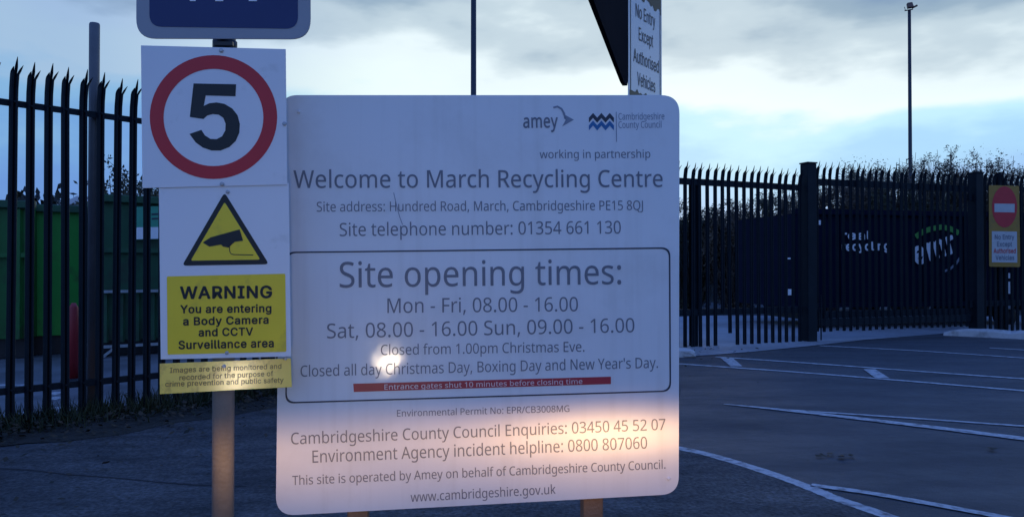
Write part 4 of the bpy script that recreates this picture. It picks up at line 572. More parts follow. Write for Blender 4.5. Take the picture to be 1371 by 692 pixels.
# ------------------------------------------------------------------ palisade fences
def pale_mesh(Hh, top=.30, w=.062, z0=0.0, bend=.06, dep=1.5, bolts=()):
    """one W-section pale with a split, splayed and bent three-point top; local x along the fence, -y outward"""
    xs = [-.5, -.36, -.14, 0, .14, .36, .5]; dp = [.010, -.004, -.004, .010, -.004, -.004, .010]
    def off(z):
        t = max(0, (z - (Hh - top)) / top); return -bend * t * t
    v, f = [], []
    rows = [z0, z0 + (Hh - z0) * .5, Hh - top, Hh - top * .75, Hh - .125]
    nx = len(xs)
    for z in rows:
        for x, d in zip(xs, dp): v.append((x * w, d * dep + off(z), z))
    for i in range(len(rows) - 1):
        for k in range(nx - 1): f.append((i * nx + k, i * nx + k + 1, (i + 1) * nx + k + 1, (i + 1) * nx + k))
    b = (len(rows) - 1) * nx; zb = rows[-1]
    def prong(ids, tipx, tipz, lean):
        cur = [b + i for i in ids]
        for t in (.4, .75, 1.0):
            z = zb + (tipz - zb) * t; wd = (1 - t ** 1.8 * .93) * .42; cx = (sum(xs[i] for i in ids) / len(ids)) * (1 - t) + tipx * t; new = []
            for q, i in enumerate(ids):
                u = (q / (len(ids) - 1) - .5); v.append(((cx + u * wd) * w, dp[i] * dep * (1 - t) + off(z) + lean * t * t, z)); new.append(len(v) - 1)
            for q in range(len(ids) - 1): f.append((cur[q], cur[q + 1], new[q + 1], new[q]))
            cur = new
    prong([0, 1, 2], -.34, Hh - .075, -.02); prong([2, 3, 4], .04, Hh, .002); prong([4, 5, 6], .62, Hh - .06, -.03)
    n = len(v); th = .005
    v2 = v + [(x, y + th, z) for x, y, z in v]; f2 = list(f) + [tuple(i + n for i in q)[::-1] for q in f]
    cnt = {}
    for q in f:
        for i in range(4):
            a, c_ = q[i], q[(i + 1) % 4]; cnt[(a, c_)] = 1
    for (a, c_) in list(cnt):
        if (c_, a) not in cnt: f2.append((c_, a, a + n, c_ + n))
    for zb_ in bolts:
        if zb_ < z0: continue
        k = len(v2); r_ = .009
        v2 += [(r_ * math.cos(q * math.pi / 3) + .0, -.012 * (1 if e_ else .3) - .004, zb_ + r_ * math.sin(q * math.pi / 3)) for e_ in (0, 1) for q in range(6)]
        f2 += [tuple(k + 6 + q for q in range(6))] + [(k + q, k + (q + 1) % 6, k + 6 + (q + 1) % 6, k + 6 + q) for q in range(6)]
    me = py(v2, f2); me.materials.append(M['fence']); return me
def fence(name, label, p0, p1, spacing, Hh, z_top, z_bot, group, z0=0.0, gapfix=None, posts=(), post_h=None, start=0.0, n_max=100, rail_h=.05, cat='fence', pw_=.062):
    d = (p1 - p0); Ln = d.length; d.normalize(); rz = math.atan2(d.y, d.x); nb = Vector((-d.y, d.x, 0))
    root = thing(name, label, cat, p0, group)
    me = pale_mesh(Hh, w=pw_, z0=z0, bolts=(z_top, z_bot)); n = min(n_max, int((Ln - start) / spacing) + 1); proto = None
    special = {}
    for i in range(n):
        m_ = me
        if gapfix and i in gapfix:
            if gapfix[i] not in special: special[gapfix[i]] = pale_mesh(Hh, w=pw_, z0=gapfix[i], bolts=(z_top, z_bot))
            m_ = special[gapfix[i]]
        o = bpy.data.objects.new('pale', m_); COL.objects.link(o); o.parent = root
        o.location = d * (start + i * spacing) + Vector((0, 0, random.uniform(-.012, .012))); o.rotation_euler = (random.uniform(-.006, .006), random.uniform(-.006, .006), rz + random.uniform(-.05, .05))
    for z in (z_top, z_bot):
        mb = MB(); a, b = p0 + nb * .020, p1 + nb * .020
        a, b = a + Vector((0, 0, z)), b + Vector((0, 0, z))
        mb.bar(a, b, .006, rail_h); mb.bar(a + nb * .026 + Vector((0, 0, rail_h / 2 - .004)), b + nb * .026 + Vector((0, 0, rail_h / 2 - .004)), .044, .006)
        mb.build('rail', M['fence'], root)
    for s in posts:
        c = p0 + d * s + nb * .105; mb = MB(); hh = post_h or Hh - .3
        mb.box(c + Vector((0, 0, hh / 2)) , (.006, .10, hh), rz)
        for q in (-.053, .053): mb.box(c + nb * q + Vector((0, 0, hh / 2)), (.085, .006, hh), rz)
        mb.build('post', M['fence'], root)
    return root
sp = (F1 - F0).length / 7
fl = fence('palisade_fence', 'tall dark palisade fence running away behind the speed sign on the left', F0 - FD * sp * 6, CORNER, sp, 2.77, 2.44, .27, 'palisade fence runs', posts=(.25, 3.0, 5.75, 8.5))
gright = (GP0 - G0).normalized()
GS = G0 - (GP0 - G0).normalized() * .08
FR0 = CORNER + Vector((.12, -.02, 0))
sp2 = .1415
dG = (GP0 - G0); Lr = dG.length; dGn = dG.normalized()
nleft = int(((G0 - FR0).length) / sp2)
p_start = G0 - dGn * sp2 * nleft
fr = fence('palisade_fence', 'dark palisade fence between the welcome board and the gate, one pale broken short', p_start, GP0 - dGn * .12, sp2, 2.78, 2.49, .52, 'palisade fence runs',
           gapfix={nleft + 5: .50, nleft + 6: .19}, posts=(sp2 * (nleft + 1.6), sp2 * (nleft - 12)), rail_h=.10)
# gate leaf between two heavy posts
gr = fence('palisade_gate', 'wide dark palisade gate standing clear of the concrete apron', GP0 + gd * .18, GP1 - gd * .14, .1385, 2.93, 2.60, .42, None, z0=.15, rail_h=.11, cat='gate', pw_=.052)
mb = MB(); nb = Vector((-gd.y, gd.x, 0)); a, b = GP0 + gd * .14 + nb * .03, GP1 - gd * .12 + nb * .03
mb.bar(a + Vector((0, 0, .30)), b + Vector((0, 0, .30)), .06, .12)
mb.build('bottom_beam', M['fence'], gr)
for p, hh, lb in ((GP0, 2.88, 'thick square gate post where the fence meets the gate'), (GP1, 2.88, 'thick square gate post left of the yellow no entry sign')):
    t = thing('gate_post', lb, 'gate post', p, None)
    MB().box(p + Vector((0, 0, hh / 2)), (.18, .18, hh), math.atan2(gd.y, gd.x)).build('post', M['fence'], t, bevel=.008)
    MB().box(p + Vector((0, 0, hh + .013)), (.20, .20, .02), math.atan2(gd.y, gd.x)).build('cap', M['fence'], t)
    for z in (.55, 2.45): MB().box(p + gd * (.14 if p is GP0 else -.14) + Vector((0, 0, z)), (.08, .05, .12), math.atan2(gd.y, gd.x)).build('hinge', M['fence'], t)
t = thing('latch', 'gate drop bolt hanging at the foot of the gate beside its left post', 'bolt', GP0 + gd * .2)
MB().tube([GP0 + gd * .2 - nb * .05 + Vector((0, 0, .02)), GP0 + gd * .2 - nb * .05 + Vector((0, 0, .75))], .012, 8).build('rod', M['fence'], t)
MB().box(GP0 + gd * .2 - nb * .03 + Vector((0, 0, .5)), (.07, .03, .06)).build('keeper', M['fence'], t)
gr2s = GP1 + gd * .22
fence('palisade_fence', 'short dark palisade fence run behind the yellow no entry sign at the right edge', gr2s, gr2s + gd * 7.0, .1385, 2.97, 2.64, .55, 'palisade fence runs', posts=(.52, 3.3, 6.1), post_h=2.95, rail_h=.10)
# steel pole on the fence line
pp = F0 + FD * (sp * 4.87) - FN * .115
tag(MB().tube([pp, pp + Vector((0, 0, 3.20)), pp + Vector((0, 0, 3.212))], [.041, .041, .036], 16).build('pole', M['fpole'], None, True), 'bare grey steel pole rising above the left fence', 'pole')

# ------------------------------------------------------------------ lamp columns
t = thing('lighting_column', 'dark lighting column standing up behind the top of the welcome board', 'lamp post', at(634, 100, 21) * Vector((1, 1, 0)) if False else (at(634, 100, 21).x, 21, 0))
b = Vector(t.location)
MB().tube([b, b + Vector((0, 0, 1.2)), b + Vector((0, 0, 1.25)), b + Vector((0, 0, 10))], [.11, .11, .08, .07], 14).build('column', M['column'], t, True)
def flood(t, top):
    MB().bar(top + Vector((-.22, 0, -.12)), top + Vector((.22, 0, -.12)), .05, .05).build('crossarm', M['column'], t)
    for s in (-1, 1):
        mb = MB(); c = top + Vector((s * .16, -.05, .0)); mb.slab([c + Vector((-.1, -.1, -.05)), c + Vector((.1, -.1, -.05)), c + Vector((.1, -.02, .13)), c + Vector((-.1, -.02, .13))], Vector((0, .09, -.03)))
        mb.build('floodlight', M['galv'], t)
    MB().tube([top + Vector((0, 0, -.1)), top + Vector((0, 0, .22))], .012, 6).build('finial', M['column'], t)
flood(t, b + Vector((0, 0, 10.1)))
t = thing('lighting_column', 'slim far lighting column with twin floodlights above the bushes on the right', 'lamp post', (at(1218, 100, 29).x, 29, 0))
b = Vector(t.location); zt = at(1218, 14, 29).z
MB().tube([b, b + Vector((0, 0, 1.2)), b + Vector((0, 0, 1.25)), b + Vector((0, 0, zt))], [.10, .10, .075, .055], 12).build('column', M['column'], t, True)
top = b + Vector((0, 0, zt))
MB().bar(top + Vector((-.17, 0, -.02)), top + Vector((.13, 0, .03)), .035, .035).build('crossarm', M['rust'], t)
mb = MB(); mb.slab([top + Vector((-.10, -.12, .06)), top + Vector((.12, -.12, .10)), top + Vector((.10, -.04, .30)), top + Vector((-.09, -.04, .27))], Vector((.01, .12, -.03))); mb.build('floodlight', M['rust'], t, bevel=.02)
MB().bar(top + Vector((.10, 0, .08)), top + Vector((.27, -.05, .16)), .06, .06).build('photocell_arm', M['rust'], t)
MB().tube([top + Vector((-.15, 0, 0)), top + Vector((-.18, 0, .12))], .012, 6).build('stay', M['rust'], t)

# ------------------------------------------------------------------ the welcome board
BL_, BR_ = at(372, 400, 2.62), at(908, 400, 2.757)
bd = Vector((BR_.x - BL_.x, BR_.y - BL_.y, 0)).normalized()
BP = Plane(BL_, (bd.y, -bd.x, 0)); back = -BP.n
base = (BL_ + BR_) / 2; base.z = 0
wb = thing('welcome_board', 'large white recycling centre welcome board with rounded corners on two short posts', 'sign board', base)
out = rounded([(376, 127.5), (910, 127.5), (909, 661), (369, 690.5)], [22, 25, 24, 27], 9)
pts = [BP.hit(x, y) for x, y in out]
MB().slab(pts, back * .012).build('panel', M['board'], wb, bevel=.0015)
for px, pw in ((480, .07), (792, .07)):
    c = BP.hit(px, 640, -.012 - .036); MB().box((c.x, c.y, .83), (.07, .07, 1.66), math.atan2(bd.y, bd.x)).build('post', M['wood'], wb, bevel=.006)
for py_ in (200, 590):
    a, b = BP.hit(395, py_, -.017), BP.hit(890, py_ - (0 if py_ < 300 else 16), -.017)
    MB().bar(a, b, .008, .05).build('rail', M['galv'], wb)
z4 = lambda x, y: (380 + x / 2.539, 120 + y / 2.539)
z5 = lambda x, y: (380 + x / 2.539, 320 + y / 2.539)
z6 = lambda x, y: (360 + x / 2.448, 490 + y / 2.448)
T = .0012
def bt(s, z, x0, y0, x1, y1, cap, m='ink', bold=0.0, parent=wb, off=T): return text(s, z(x0, y0), z(x1, y1), cap / 2.5, BP, off, M[m], parent, bold)
bt('amey', z4, 814, 131, 932, 130, 46, 'ink', .012)
bt('Cambridgeshire', z4, 1138, 103, 1294, 102, 22, 'ink_light')
bt('County Council', z4, 1138, 131, 1284, 130, 22, 'ink_light')
bt('working in partnership', z4, 870, 234, 1246, 232, 27)
bt('Welcome to March Recycling Centre', z4, 33, 335, 1288, 331, 58, 'ink', .003)
bt('Site address: Hundred Road, March, Cambridgeshire PE15 8QJ', z4, 112, 415, 1221, 409, 32)
bt('Site telephone number: 01354 661 130', z4, 190, 498, 1146, 489, 43)
bt('Site opening times:', z5, 190, 165, 1147, 153, 84, 'ink', .002)
bt('Mon - Fri, 08.00 - 16.00', z5, 352, 251, 1000, 245, 48)
bt('Sat, 08.00 - 16.00 Sun, 09.00 - 16.00', z5, 147, 337, 1192, 316, 48)
bt('Closed from 1.00pm Christmas Eve.', z5, 330, 394, 1022, 382, 34)
bt('Closed all day Christmas Day, Boxing Day and New Year\'s Day.', z5, 57, 467, 1272, 437, 36)
bt('Environmental Permit No: EPR/CB3008MG', z6, 420, 165, 985, 149, 22)
bt('Cambridgeshire County Council Enquiries: 03450 45 52 07', z6, 73, 256, 1300, 208, 38)
bt('Environment Agency incident helpline: 0800 807060', z6, 143, 316, 1240, 269, 40)
bt('This site is operated by Amey on behalf of Cambridgeshire County Council.', z6, 77, 389, 1300, 335, 30)
bt('www.cambridgeshire.gov.uk', z6, 465, 444, 940, 417, 31)
rs = flat('red_strip', [z5(236, 491), z5(1112, 467), z5(1112, 492), z5(238, 519)], BP, T, M['red_tape'], wb)
bt('Entrance gates shut 10 minutes before closing time', z5, 342, 511, 1015, 491, 17, 'pink', .006, rs, .002)
bo = rounded([(383, 337), (897.5, 331), (898.5, 524), (382, 540)], 12, 6)
cx_, cy_ = 640, 433
bi = [(cx_ + (x - cx_) * (1 - 2.0 / 258), cy_ + (y - cy_) * (1 - 2.0 / 102)) for x, y in bo]
MB().ring([BP.hit(x, y, T) for x, y in bo], [BP.hit(x, y, T) for x, y in bi]).build('box_outline', M['ink_dark'], wb)
# marks of the two logos
def zig(y0, m):
    mb = MB(); xs = [1037 + i * 14.2 for i in range(7)]; up = [(x, y0 + (16 if i % 2 == 0 else 0)) for i, x in enumerate(xs)]; lo = [(x, y + 17) for x, y in up]
    mb.add([BP.hit(*z4(*p), T) for p in up + lo], [(i, i + 1, 8 + i, 7 + i) for i in range(6)]); mb.build('wave_emblem', M[m], wb)
zig(80, 'ink_dark'); zig(106, 'blue_ink')
mb = MB(); stroke(mb, [z4(1130, 76), z4(1131, 178)], 1.0, BP, T); mb.build('divider', M['ink_light'], wb)
mb = MB()
mb.add([BP.hit(*z4(*p), T) for p in ((948, 82), (986, 103), (946, 126), (958, 104))], [(0, 1, 2, 3)])
stroke(mb, [z4(*p) for p in ((916, 62), (930, 58), (944, 66), (953, 82), (957, 100))], 2.6, BP, T)
mb.build('arrow_emblem', M['ink_light'], wb)
mb = MB(); stroke(mb, [(527, 258), (531, 275), (535, 290), (539, 301)], 1.0, BP, T); mb.build('scratch', M['ink_light'], wb)
for x, y in ((400, 150), (895, 640)): bolt(x, y, BP, wb, .006, 'board')

# ------------------------------------------------------------------ the sign post and its plates
SY = 2.47
pc = at(299, 560, SY + .052)
post = tag(MB().tube([(pc.x, pc.y, 0), (pc.x, pc.y, 2.4), (pc.x, pc.y, 2.41)], [.034, .034, .03], 24).build('sign_post', M['galv'], None, True), 'round grey steel post carrying the speed limit and camera signs', 'post')
yaw = 5.5
P5 = yaw_plane(286, 157, SY, yaw)
z1 = lambda x, y: (x / 2.5625, y / 2.5625)
def plate(root, px, plane, th, m, name='plate', bev=.001):
    return MB().slab([plane.hit(x, y) for x, y in px], -plane.n * th).build(name, M[m], root, bevel=bev)
def circ(cx, cy, rx, ry, n=64): return [(cx + rx * math.cos(2 * math.pi * k / n), cy + ry * math.sin(2 * math.pi * k / n)) for k in range(n)]
t = thing('speed_limit_sign', 'square white plate with a red ring round a black number 5, above the camera warning', 'road sign', P5.hit(286, 250))
plate(t, [(188.5, 61), (382.5, 66), (384.5, 247.5), (190.5, 252)], P5, .004, 'plate')
MB().ring([P5.hit(x, y, .001) for x, y in circ(285.8, 157, 85.3, 82.8)], [P5.hit(x, y, .001) for x, y in circ(285.8, 157.5, 66.8, 65)]).build('red_ring', M['red'], t)
five = [(664, 287), (810, 290), (808, 331), (706, 328), (699, 364), (718, 355), (742, 352), (770, 357), (797, 373), (815, 396), (823, 426), (821, 456), (809, 484), (787, 505), (757, 517), (726, 517), (696, 507), (671, 489), (650, 460), (691, 446), (703, 465), (722, 477), (743, 478), (762, 468), (773, 448), (774, 425), (766, 405), (750, 394), (730, 392), (711, 397), (698, 409), (651, 402)]
flat('digit', [z1(x, y) for x, y in five], P5, .001, M['black'], t)
for x, y in ((296.5, 68), (297.5, 246.5), (381, 166)): bolt(x, y, P5, t, .007, 'plate_edge')
z2 = lambda x, y: (x / 2.1625, 240 + y / 2.1625)
PC = yaw_plane(300, 370, SY + .007, yaw)
t = thing('camera_warning_sign', 'white plate with a yellow camera triangle over a yellow WARNING panel', 'warning sign', PC.hit(300, 480))
plate(t, [(212.5, 247), (386.5, 245), (389.5, 477), (215, 481)], PC, .004, 'plate')
tri = [z2(650, 38), z2(779, 246), z2(527, 250)]
cx0 = sum(p[0] for p in tri) / 3; cy0 = sum(p[1] for p in tri) / 3
to = rounded(tri, 6, 5); sc_ = .80; ti = [(cx0 + (x - cx0) * sc_, cy0 + (y - cy0) * sc_) for x, y in rounded(tri, 4, 5)]
tb = MB().ring([PC.hit(x, y, .001) for x, y in to], [PC.hit(x, y, .001) for x, y in ti]).build('black_border', M['black'], t)
fy = flat('yellow_triangle', ti, PC, .001, M['yellow'], t)
mb = MB(); mb.add([PC.hit(*z2(*p), .002) for p in ((587, 183), (610, 168), (694, 145), (704, 178), (680, 181), (672, 188), (662, 198), (646, 195), (640, 189), (606, 195), (598, 190))], [tuple(range(11))])
stroke(mb, [z2(*p) for p in ((664, 190), (665, 208), (668, 215), (676, 218), (733, 219))], 1.1, PC, .002)
mb.build('camera_symbol', M['black'], fy)
yp = flat('yellow_panel', rounded([z2(483, 281), z2(826, 273), z2(829, 499), z2(485, 507)], 2, 3), PC, .001, M['yellow'], t)
def ct(s, x0, y0, x1, y1, cap, bold): return text(s, z2(x0, y0), z2(x1, y1), cap / 2.1625, PC, .002, M['black'], yp, bold, font='B')
ct('WARNING', 521, 347, 788, 344, 37, .026); ct('You are entering', 522, 388, 786, 385, 24, .022); ct('a Body Camera', 530, 423, 778, 418, 24, .022)
ct('and CCTV', 575, 455, 733, 452, 24, .022); ct('Surveillance area', 517, 492, 793, 486, 25, .022)
for x, y in ((304, 472), (305, 257)): bolt(x, y, PC, t, .006, 'plate_edge')
PG = yaw_plane(302, 503, SY + .006, 19.5, .017)
z8 = lambda x, y: (180 + x / 2.745, 440 + y / 2.745)
t = thing('notice_plate', 'narrow shiny yellow notice with worn lettering under the camera warning', 'notice', PG.hit(302, 525))
plate(t, [z8(93, 128), z8(575, 108), z8(579, 214), z8(93, 240)], PG, .004, 'gold')
def gt(s, x0, y0, x1, y1): return text(s, z8(x0, y0), z8(x1, y1), 7, PG, .001, M['faded'], t, .010, font='B')
gt('Images are being monitored and', 130, 162, 540, 146); gt('recorded for the purpose of', 165, 189, 510, 173); gt('crime prevention and public safety', 113, 213, 548, 197)
for x, y in ((300, 490), (382, 479.5)): bolt(x, y, PG, t, .006, 'plate_edge')
PB = yaw_plane(299, 30, SY + .004, yaw)
t = thing('blue_sign', 'blue sign with rounded grey border at the top of the sign post', 'sign', PB.hit(299, 55))
ob = rounded([(183, -150), (415, -150), (416, 53), (182, 52)], 27, 8); ib = rounded([(200, -133), (398, -133), (399, 39), (200, 36)], 17, 8)
plate(t, ob, PB, .005, 'grey_frame', 'border_plate', .0015)
flat('blue_face', ib, PB, .001, M['blue'], t)
mb = MB()
for x0, x1 in ((254, 262), (288, 299), (333, 344)): mb.add([PB.hit(*p, .002) for p in ((x0, -26), (x1, -26), (x1, 2), (x0, 2))], [(0, 1, 2, 3)])
mb.build('lettering', M['white_letter'], t)
for z in (at(299, 58, SY).z,): MB().tube([(pc.x, pc.y, z - .02), (pc.x, pc.y, z + .02)], .038, 20).build('clamp', M['black'], t, True)
MB().box((pc.x + .012, pc.y - .042, at(299, 58, SY).z), (.06, .012, .012), 0).build('clamp_bolt', M['black'], t)

# ------------------------------------------------------------------ pair of signs behind the board, top right
CY = 4.35
cpos = at(841.5, 127, CY); zb = cpos.z
wd = Vector((.70, 1, 0)).normalized(); kd = Vector((-.23, -1, 0)).normalized()
tag(MB().tube([(cpos.x + .10, cpos.y + .26, 0), (cpos.x + .10, cpos.y + .26, 3.15)], .04, 16).build('sign_post', M['galv'], None, True), 'grey post hidden behind the welcome board, holding the no entry plate', 'post')
PW = Plane(cpos, (wd.y, -wd.x, 0))
t = thing('no_entry_plate', 'white No Entry Except Authorised Vehicles plate seen at an angle over the board', 'sign', cpos)
z0_ = zb - .02
pw = lambda s, z: cpos + wd * s + Vector((0, 0, z - zb))
MB().slab([pw(0, z0_), pw(.445, z0_), pw(.445, 3.2), pw(0, 3.2)], -PW.n * .004).build('plate', M['plate'], t)
mb = MB()
nn = PW.n * .0015
for (a, b, c_, d) in ((.02, .425, zb + .012, zb + .03),): mb.add([pw(a, c_) + nn, pw(b, c_) + nn, pw(b, d) + nn, pw(a, d) + nn], [(0, 1, 2, 3)])
for (a, b) in ((.02, .03), (.415, .425)): mb.add([pw(a, zb + .03) + nn, pw(b, zb + .03) + nn, pw(b, zb + .60) + nn, pw(a, zb + .60) + nn], [(0, 1, 2, 3)])
mb.build('border', M['ink_dark'], t)
rj = random.Random(9); up_, lo_ = [], []
for i in range(19):
    u = i / 18; a = .012 + u * .42; up_.append(pw(a, zb + .66 - u * .01 + rj.uniform(-.012, .02)) + nn * 1.2); lo_.append(pw(a, zb + .605 - u * .03 + rj.uniform(-.028, .012)) + nn * 1.2)
MB().add(up_ + lo_, [(i, i + 1, 20 + i, 19 + i) for i in range(18)]).build('peeling_band', M['black'], t)
up_, lo_ = [], []
for i in range(19):
    u = i / 18; a = .012 + u * .42; up_.append(pw(a, zb + .03 + max(0, rj.uniform(-.02, .025))) + nn * 1.2); lo_.append(pw(a, zb - .005) + nn * 1.2)
MB().add(up_ + lo_, [(i, i + 1, 20 + i, 19 + i) for i in range(18)]).build('peeling_band', M['black'], t)
def wt(s, a, b, z, cap):
    me = font_mesh(s, .004, 'B'); xs = [v.co.x for v in me.vertices]; x0, x1 = min(xs), max(xs); ct_, cb = capheight(.004, 'B')
    for v in me.vertices: v.co = pw(a + (v.co.x - x0) * (b - a) / (x1 - x0), z + (v.co.y - cb) * cap / (ct_ - cb)) + nn + PW.n * v.co.z
    obj('lettering', me, M['ink_dark'], t)
wt('No Entry', .09, .35, zb + .46, .075); wt('Except', .13, .32, zb + .335, .075); wt('Authorised', .06, .40, zb + .20, .075); wt('Vehicles', .11, .35, zb + .075, .075)
PK = Plane(cpos, (-kd.y, kd.x, 0)); t = thing('sign_board', 'dark board seen from below and edge on beside the angled No Entry plate', 'sign board', cpos)
ko = [(0, 1.1), (0, .11), (.02, .065), (.07, .032), (.16, .012), (.30, 0), (1.75, 0), (1.75, 1.1)]
kn = Vector((kd.y, -kd.x, 0))
MB().slab([cpos + kd * (.01 + x) + Vector((0, 0, y)) for x, y in ko], kn * .02).build('panel', M['black_back'], t, bevel=.002)
for z in (.25, .8): MB().bar(cpos + kd * .02 + kn * .037 + Vector((0, 0, z)), cpos + kd * 1.7 + kn * .037 + Vector((0, 0, z)), .03, .04).build('rail', M['black_back'], t)

# ------------------------------------------------------------------ yellow no entry sign on the right fence
NY = 13.95
PN = yaw_plane(1345, 300, NY, -6)
t = thing('no_entry_sign', 'yellow board with red no entry disc and white text panel on the right fence', 'road sign', PN.hit(1345, 357))
plate(t, rounded([(1324, 248), (1364.5, 249), (1366, 357.5), (1324.5, 357)], 2, 3), PN, .006, 'ochre')
dz_ = lambda x, y: (900 + x / 2.306, 180 + y / 2.306)
dd = circ(1345, 277, 16.8, 27.5, 40)
d_ = flat('red_disc', dd, PN, .003, M['red'], t)
flat('white_bar', [(1331.5, 272.5), (1358.5, 273), (1358.5, 284.5), (1331.5, 284)], PN, .006, M['dull'], d_)
tp = flat('text_panel', [(1328, 309.5), (1361.5, 310), (1362, 351.5), (1328, 351)], PN, .003, M['dull'], t)
for s, a, b, y, m in (('No Entry', 1332, 1358, 320.5, 'ink'), ('Except', 1335, 1355, 330, 'ink'), ('Authorised', 1330.5, 1360, 339, 'red'), ('Vehicles', 1333, 1358, 348, 'ink')):
    text(s, (a, y), (b, y), 6.5, PN, .006, M[m], tp, .016, font='B')

# ------------------------------------------------------------------ navy container behind the gate
KY = 15.6
k0, k1 = at(1064, 350, KY - .3), at(1398, 350, KY + .9); kx = Vector((k1.x - k0.x, k1.y - k0.y, 0)).normalized(); kb = Vector((-kx.y, kx.x, 0))
KP = Plane(k0, (kx.y, -kx.x, 0))
kLen = (Vector((k1.x, k1.y, 0)) - Vector((k0.x, k0.y, 0))).length
kp = lambda s, d, z: Vector((k0.x, k0.y, 0)) + kx * s + kb * d + Vector((0, 0, z))
t = thing('container', 'dark navy scrap container with white lettering parked behind the gate', 'container', kp(kLen / 2, 1.2, 0))
MB().slab([kp(0, 0, .42), kp(kLen, 0, .42), kp(kLen, 0, 2.25), kp(0, 0, 2.25)], kb * 2.4).build('body', M['navy'], t)
MB().bar(kp(-.03, -.02, 2.29), kp(kLen + .03, -.02, 2.29), .12, .1).build('rim', M['navy'], t)
MB().bar(kp(-.03, -.02, .46), kp(kLen, -.02, .46), .1, .09).build('sill', M['navy'], t)
for s in (.6, kLen - .8):
    MB().tube([kp(s, .05, .17), kp(s, .35, .17)], .16, 20).build('wheel', M['under'], t, True)
    MB().slab([kp(s - .2, .35, .16), kp(s + .2, .35, .16), kp(s + .2, .35, .42), kp(s - .2, .35, .42)], kb * 1.5).build('skid', M['under'], t)
for i in range(7): MB().bar(kp(.05 + i * (kLen - .1) / 6 + (.02 if i else 0), -.03, .5), kp(.05 + i * (kLen - .1) / 6 + (.02 if i else 0), -.03, 2.24), .08, .05, Vector((0, 1, 0))).build('rib', M['navy'], t)
def kt(s, p0, p1, cap, m='white_letter', bold=.03): return text(s, p0, p1, cap, KP, .07, M[m], t, bold, font='B')
kt('real', (1127, 321), (1166, 321), 12); kt('recycling', (1127, 336), (1191, 335), 12); kt('emr', (1226, 356), (1281, 338), 32, bold=.028)
mb = MB(); stroke(mb, [(1226, 317), (1236, 310), (1248, 306), (1260, 304), (1272, 306), (1284, 312)], 7, KP, .07); mb.build('green_arc', M['glow_green'], t)
mb = MB(); stroke(mb, [(1262, 364), (1272, 360), (1280, 353), (1286, 344)], 3, KP, .07); mb.build('arc', M['ink_light'], t)
for x, y, w, h in ((1097, 298, 4, 6), (1344, 369, 3, 7), (1352, 369, 4, 7), (1343, 383, 3, 10), (1352, 385, 4, 16), (1345, 394, 5, 5), (1301, 288, 4, 9)):
    flat('sticker', [(x - w / 2, y - h / 2), (x + w / 2, y - h / 2), (x + w / 2, y + h / 2), (x - w / 2, y + h / 2)], KP, .07, M['white_letter'], t)

KE = Plane(k0 - kx * .03, -kx)
for x, y, w, h in ((1057, 391, 5, 8), (1056, 346, 5, 2)):
    flat('sticker', [(x - w / 2, y - h / 2), (x + w / 2, y - h / 2), (x + w / 2, y + h / 2), (x - w / 2, y + h / 2)], KE, .01, M['white_letter'], t)

# ------------------------------------------------------------------ green containers behind the left fence
def skip(label, px0, px1, Y0, Y1, z0, z1, m, ribs, zribs, depth=2.2, rimm=None):
    a, b = at(px0, 358, Y0), at(px1, 358, Y1); a.z = b.z = 0
    d = (b - a).normalized(); nb = Vector((-d.y, d.x, 0)); Ln = (b - a).length
    q = lambda s, o, z: a + d * s + nb * o + Vector((0, 0, z))
    t = thing('container', label, 'container', q(Ln / 2, depth / 2, 0), 'green containers in the yard')
    mb = MB(); lo, hi = .06, 0
    v = [q(0, lo, z0), q(Ln, lo, z0), q(Ln, depth, z0), q(0, depth, z0), q(0, hi, z1), q(Ln, hi, z1), q(Ln, depth, z1), q(0, depth, z1)]
    mb.add(v, [(3, 2, 1, 0), (4, 5, 6, 7), (0, 1, 5, 4), (1, 2, 6, 5), (2, 3, 7, 6), (3, 0, 4, 7)]); mb.build('body', m, t)
    MB().bar(q(-.04, -.03, z1), q(Ln + .04, -.03, z1), .12, .10).build('rim', rimm or M['green3'], t, bevel=.01)
    for z in zribs: MB().bar(q(0, -.0, z), q(Ln, -.0, z), .09, .06).build('rib', m, t)
    for i in range(ribs): MB().bar(q(Ln * (i + .5) / ribs, .005, z0), q(Ln * (i + .5) / ribs, -.02, z1 - .06), .08, .07, Vector((0, 1, 0))).build('rib', m, t)
    for s in (.12, .88):
        MB().bar(q(Ln * s, .3, z0 / 2 + .02), q(Ln * s, depth - .2, z0 / 2 + .02), .16, z0 - .06).build('skid', M['under'], t)
        MB().tube([q(Ln * s, .18, .11), q(Ln * s, .36, .11)], .11, 16).build('roller', M['under'], t, True)
    MB().bar(q(0, .14, z0 / 2 + .012), q(Ln, .14, z0 / 2 + .012), .06, z0 - .005).build('shade_skirt', M['under'], t)  # black skirt down to the ground, standing in for shadow under the container
    return t, q, Ln
skip('mid green ribbed container at the left edge of the yard', -190, 43, 9.6, 10.3, .27, 2.02, M['green'], 6, (1.36,))
skip('brightest green container in the yard, with smooth sides, left of the fence pole', 46, 112, 10.6, 10.9, .27, 2.0, M['green2'], 0, ())
t, q, Ln = skip('dark green container carrying the mint and white recycling panel', 131, 330, 10.4, 11.6, .22, 2.12, M['green3'], 0, (1.43,))
MB().bar(q(-.02, -.06, .88), q(Ln, -.06, .88), .10, .035).build('ledge', M['edge'], t)
MB().bar(q(-.02, -.06, .15), q(Ln, -.06, .15), .06, .035).build('ledge', M['edge'], t)
for i in range(10): MB().bar(q(.1 + i * Ln / 10, -.0, .2), q(.1 + i * Ln / 10, -.0, .85), .05, .05, Vector((0, 1, 0))).build('rib', M['green3'], t)
MB().bar(q(.02, -.1, .0), q(.22, -.1, .16), .03, .03).build('handle', M['edge'], t)
sg = Plane(q(0, -.062, 1.5), (q(1, 0, 0) - q(0, 0, 0)).cross(Vector((0, 0, 1))))
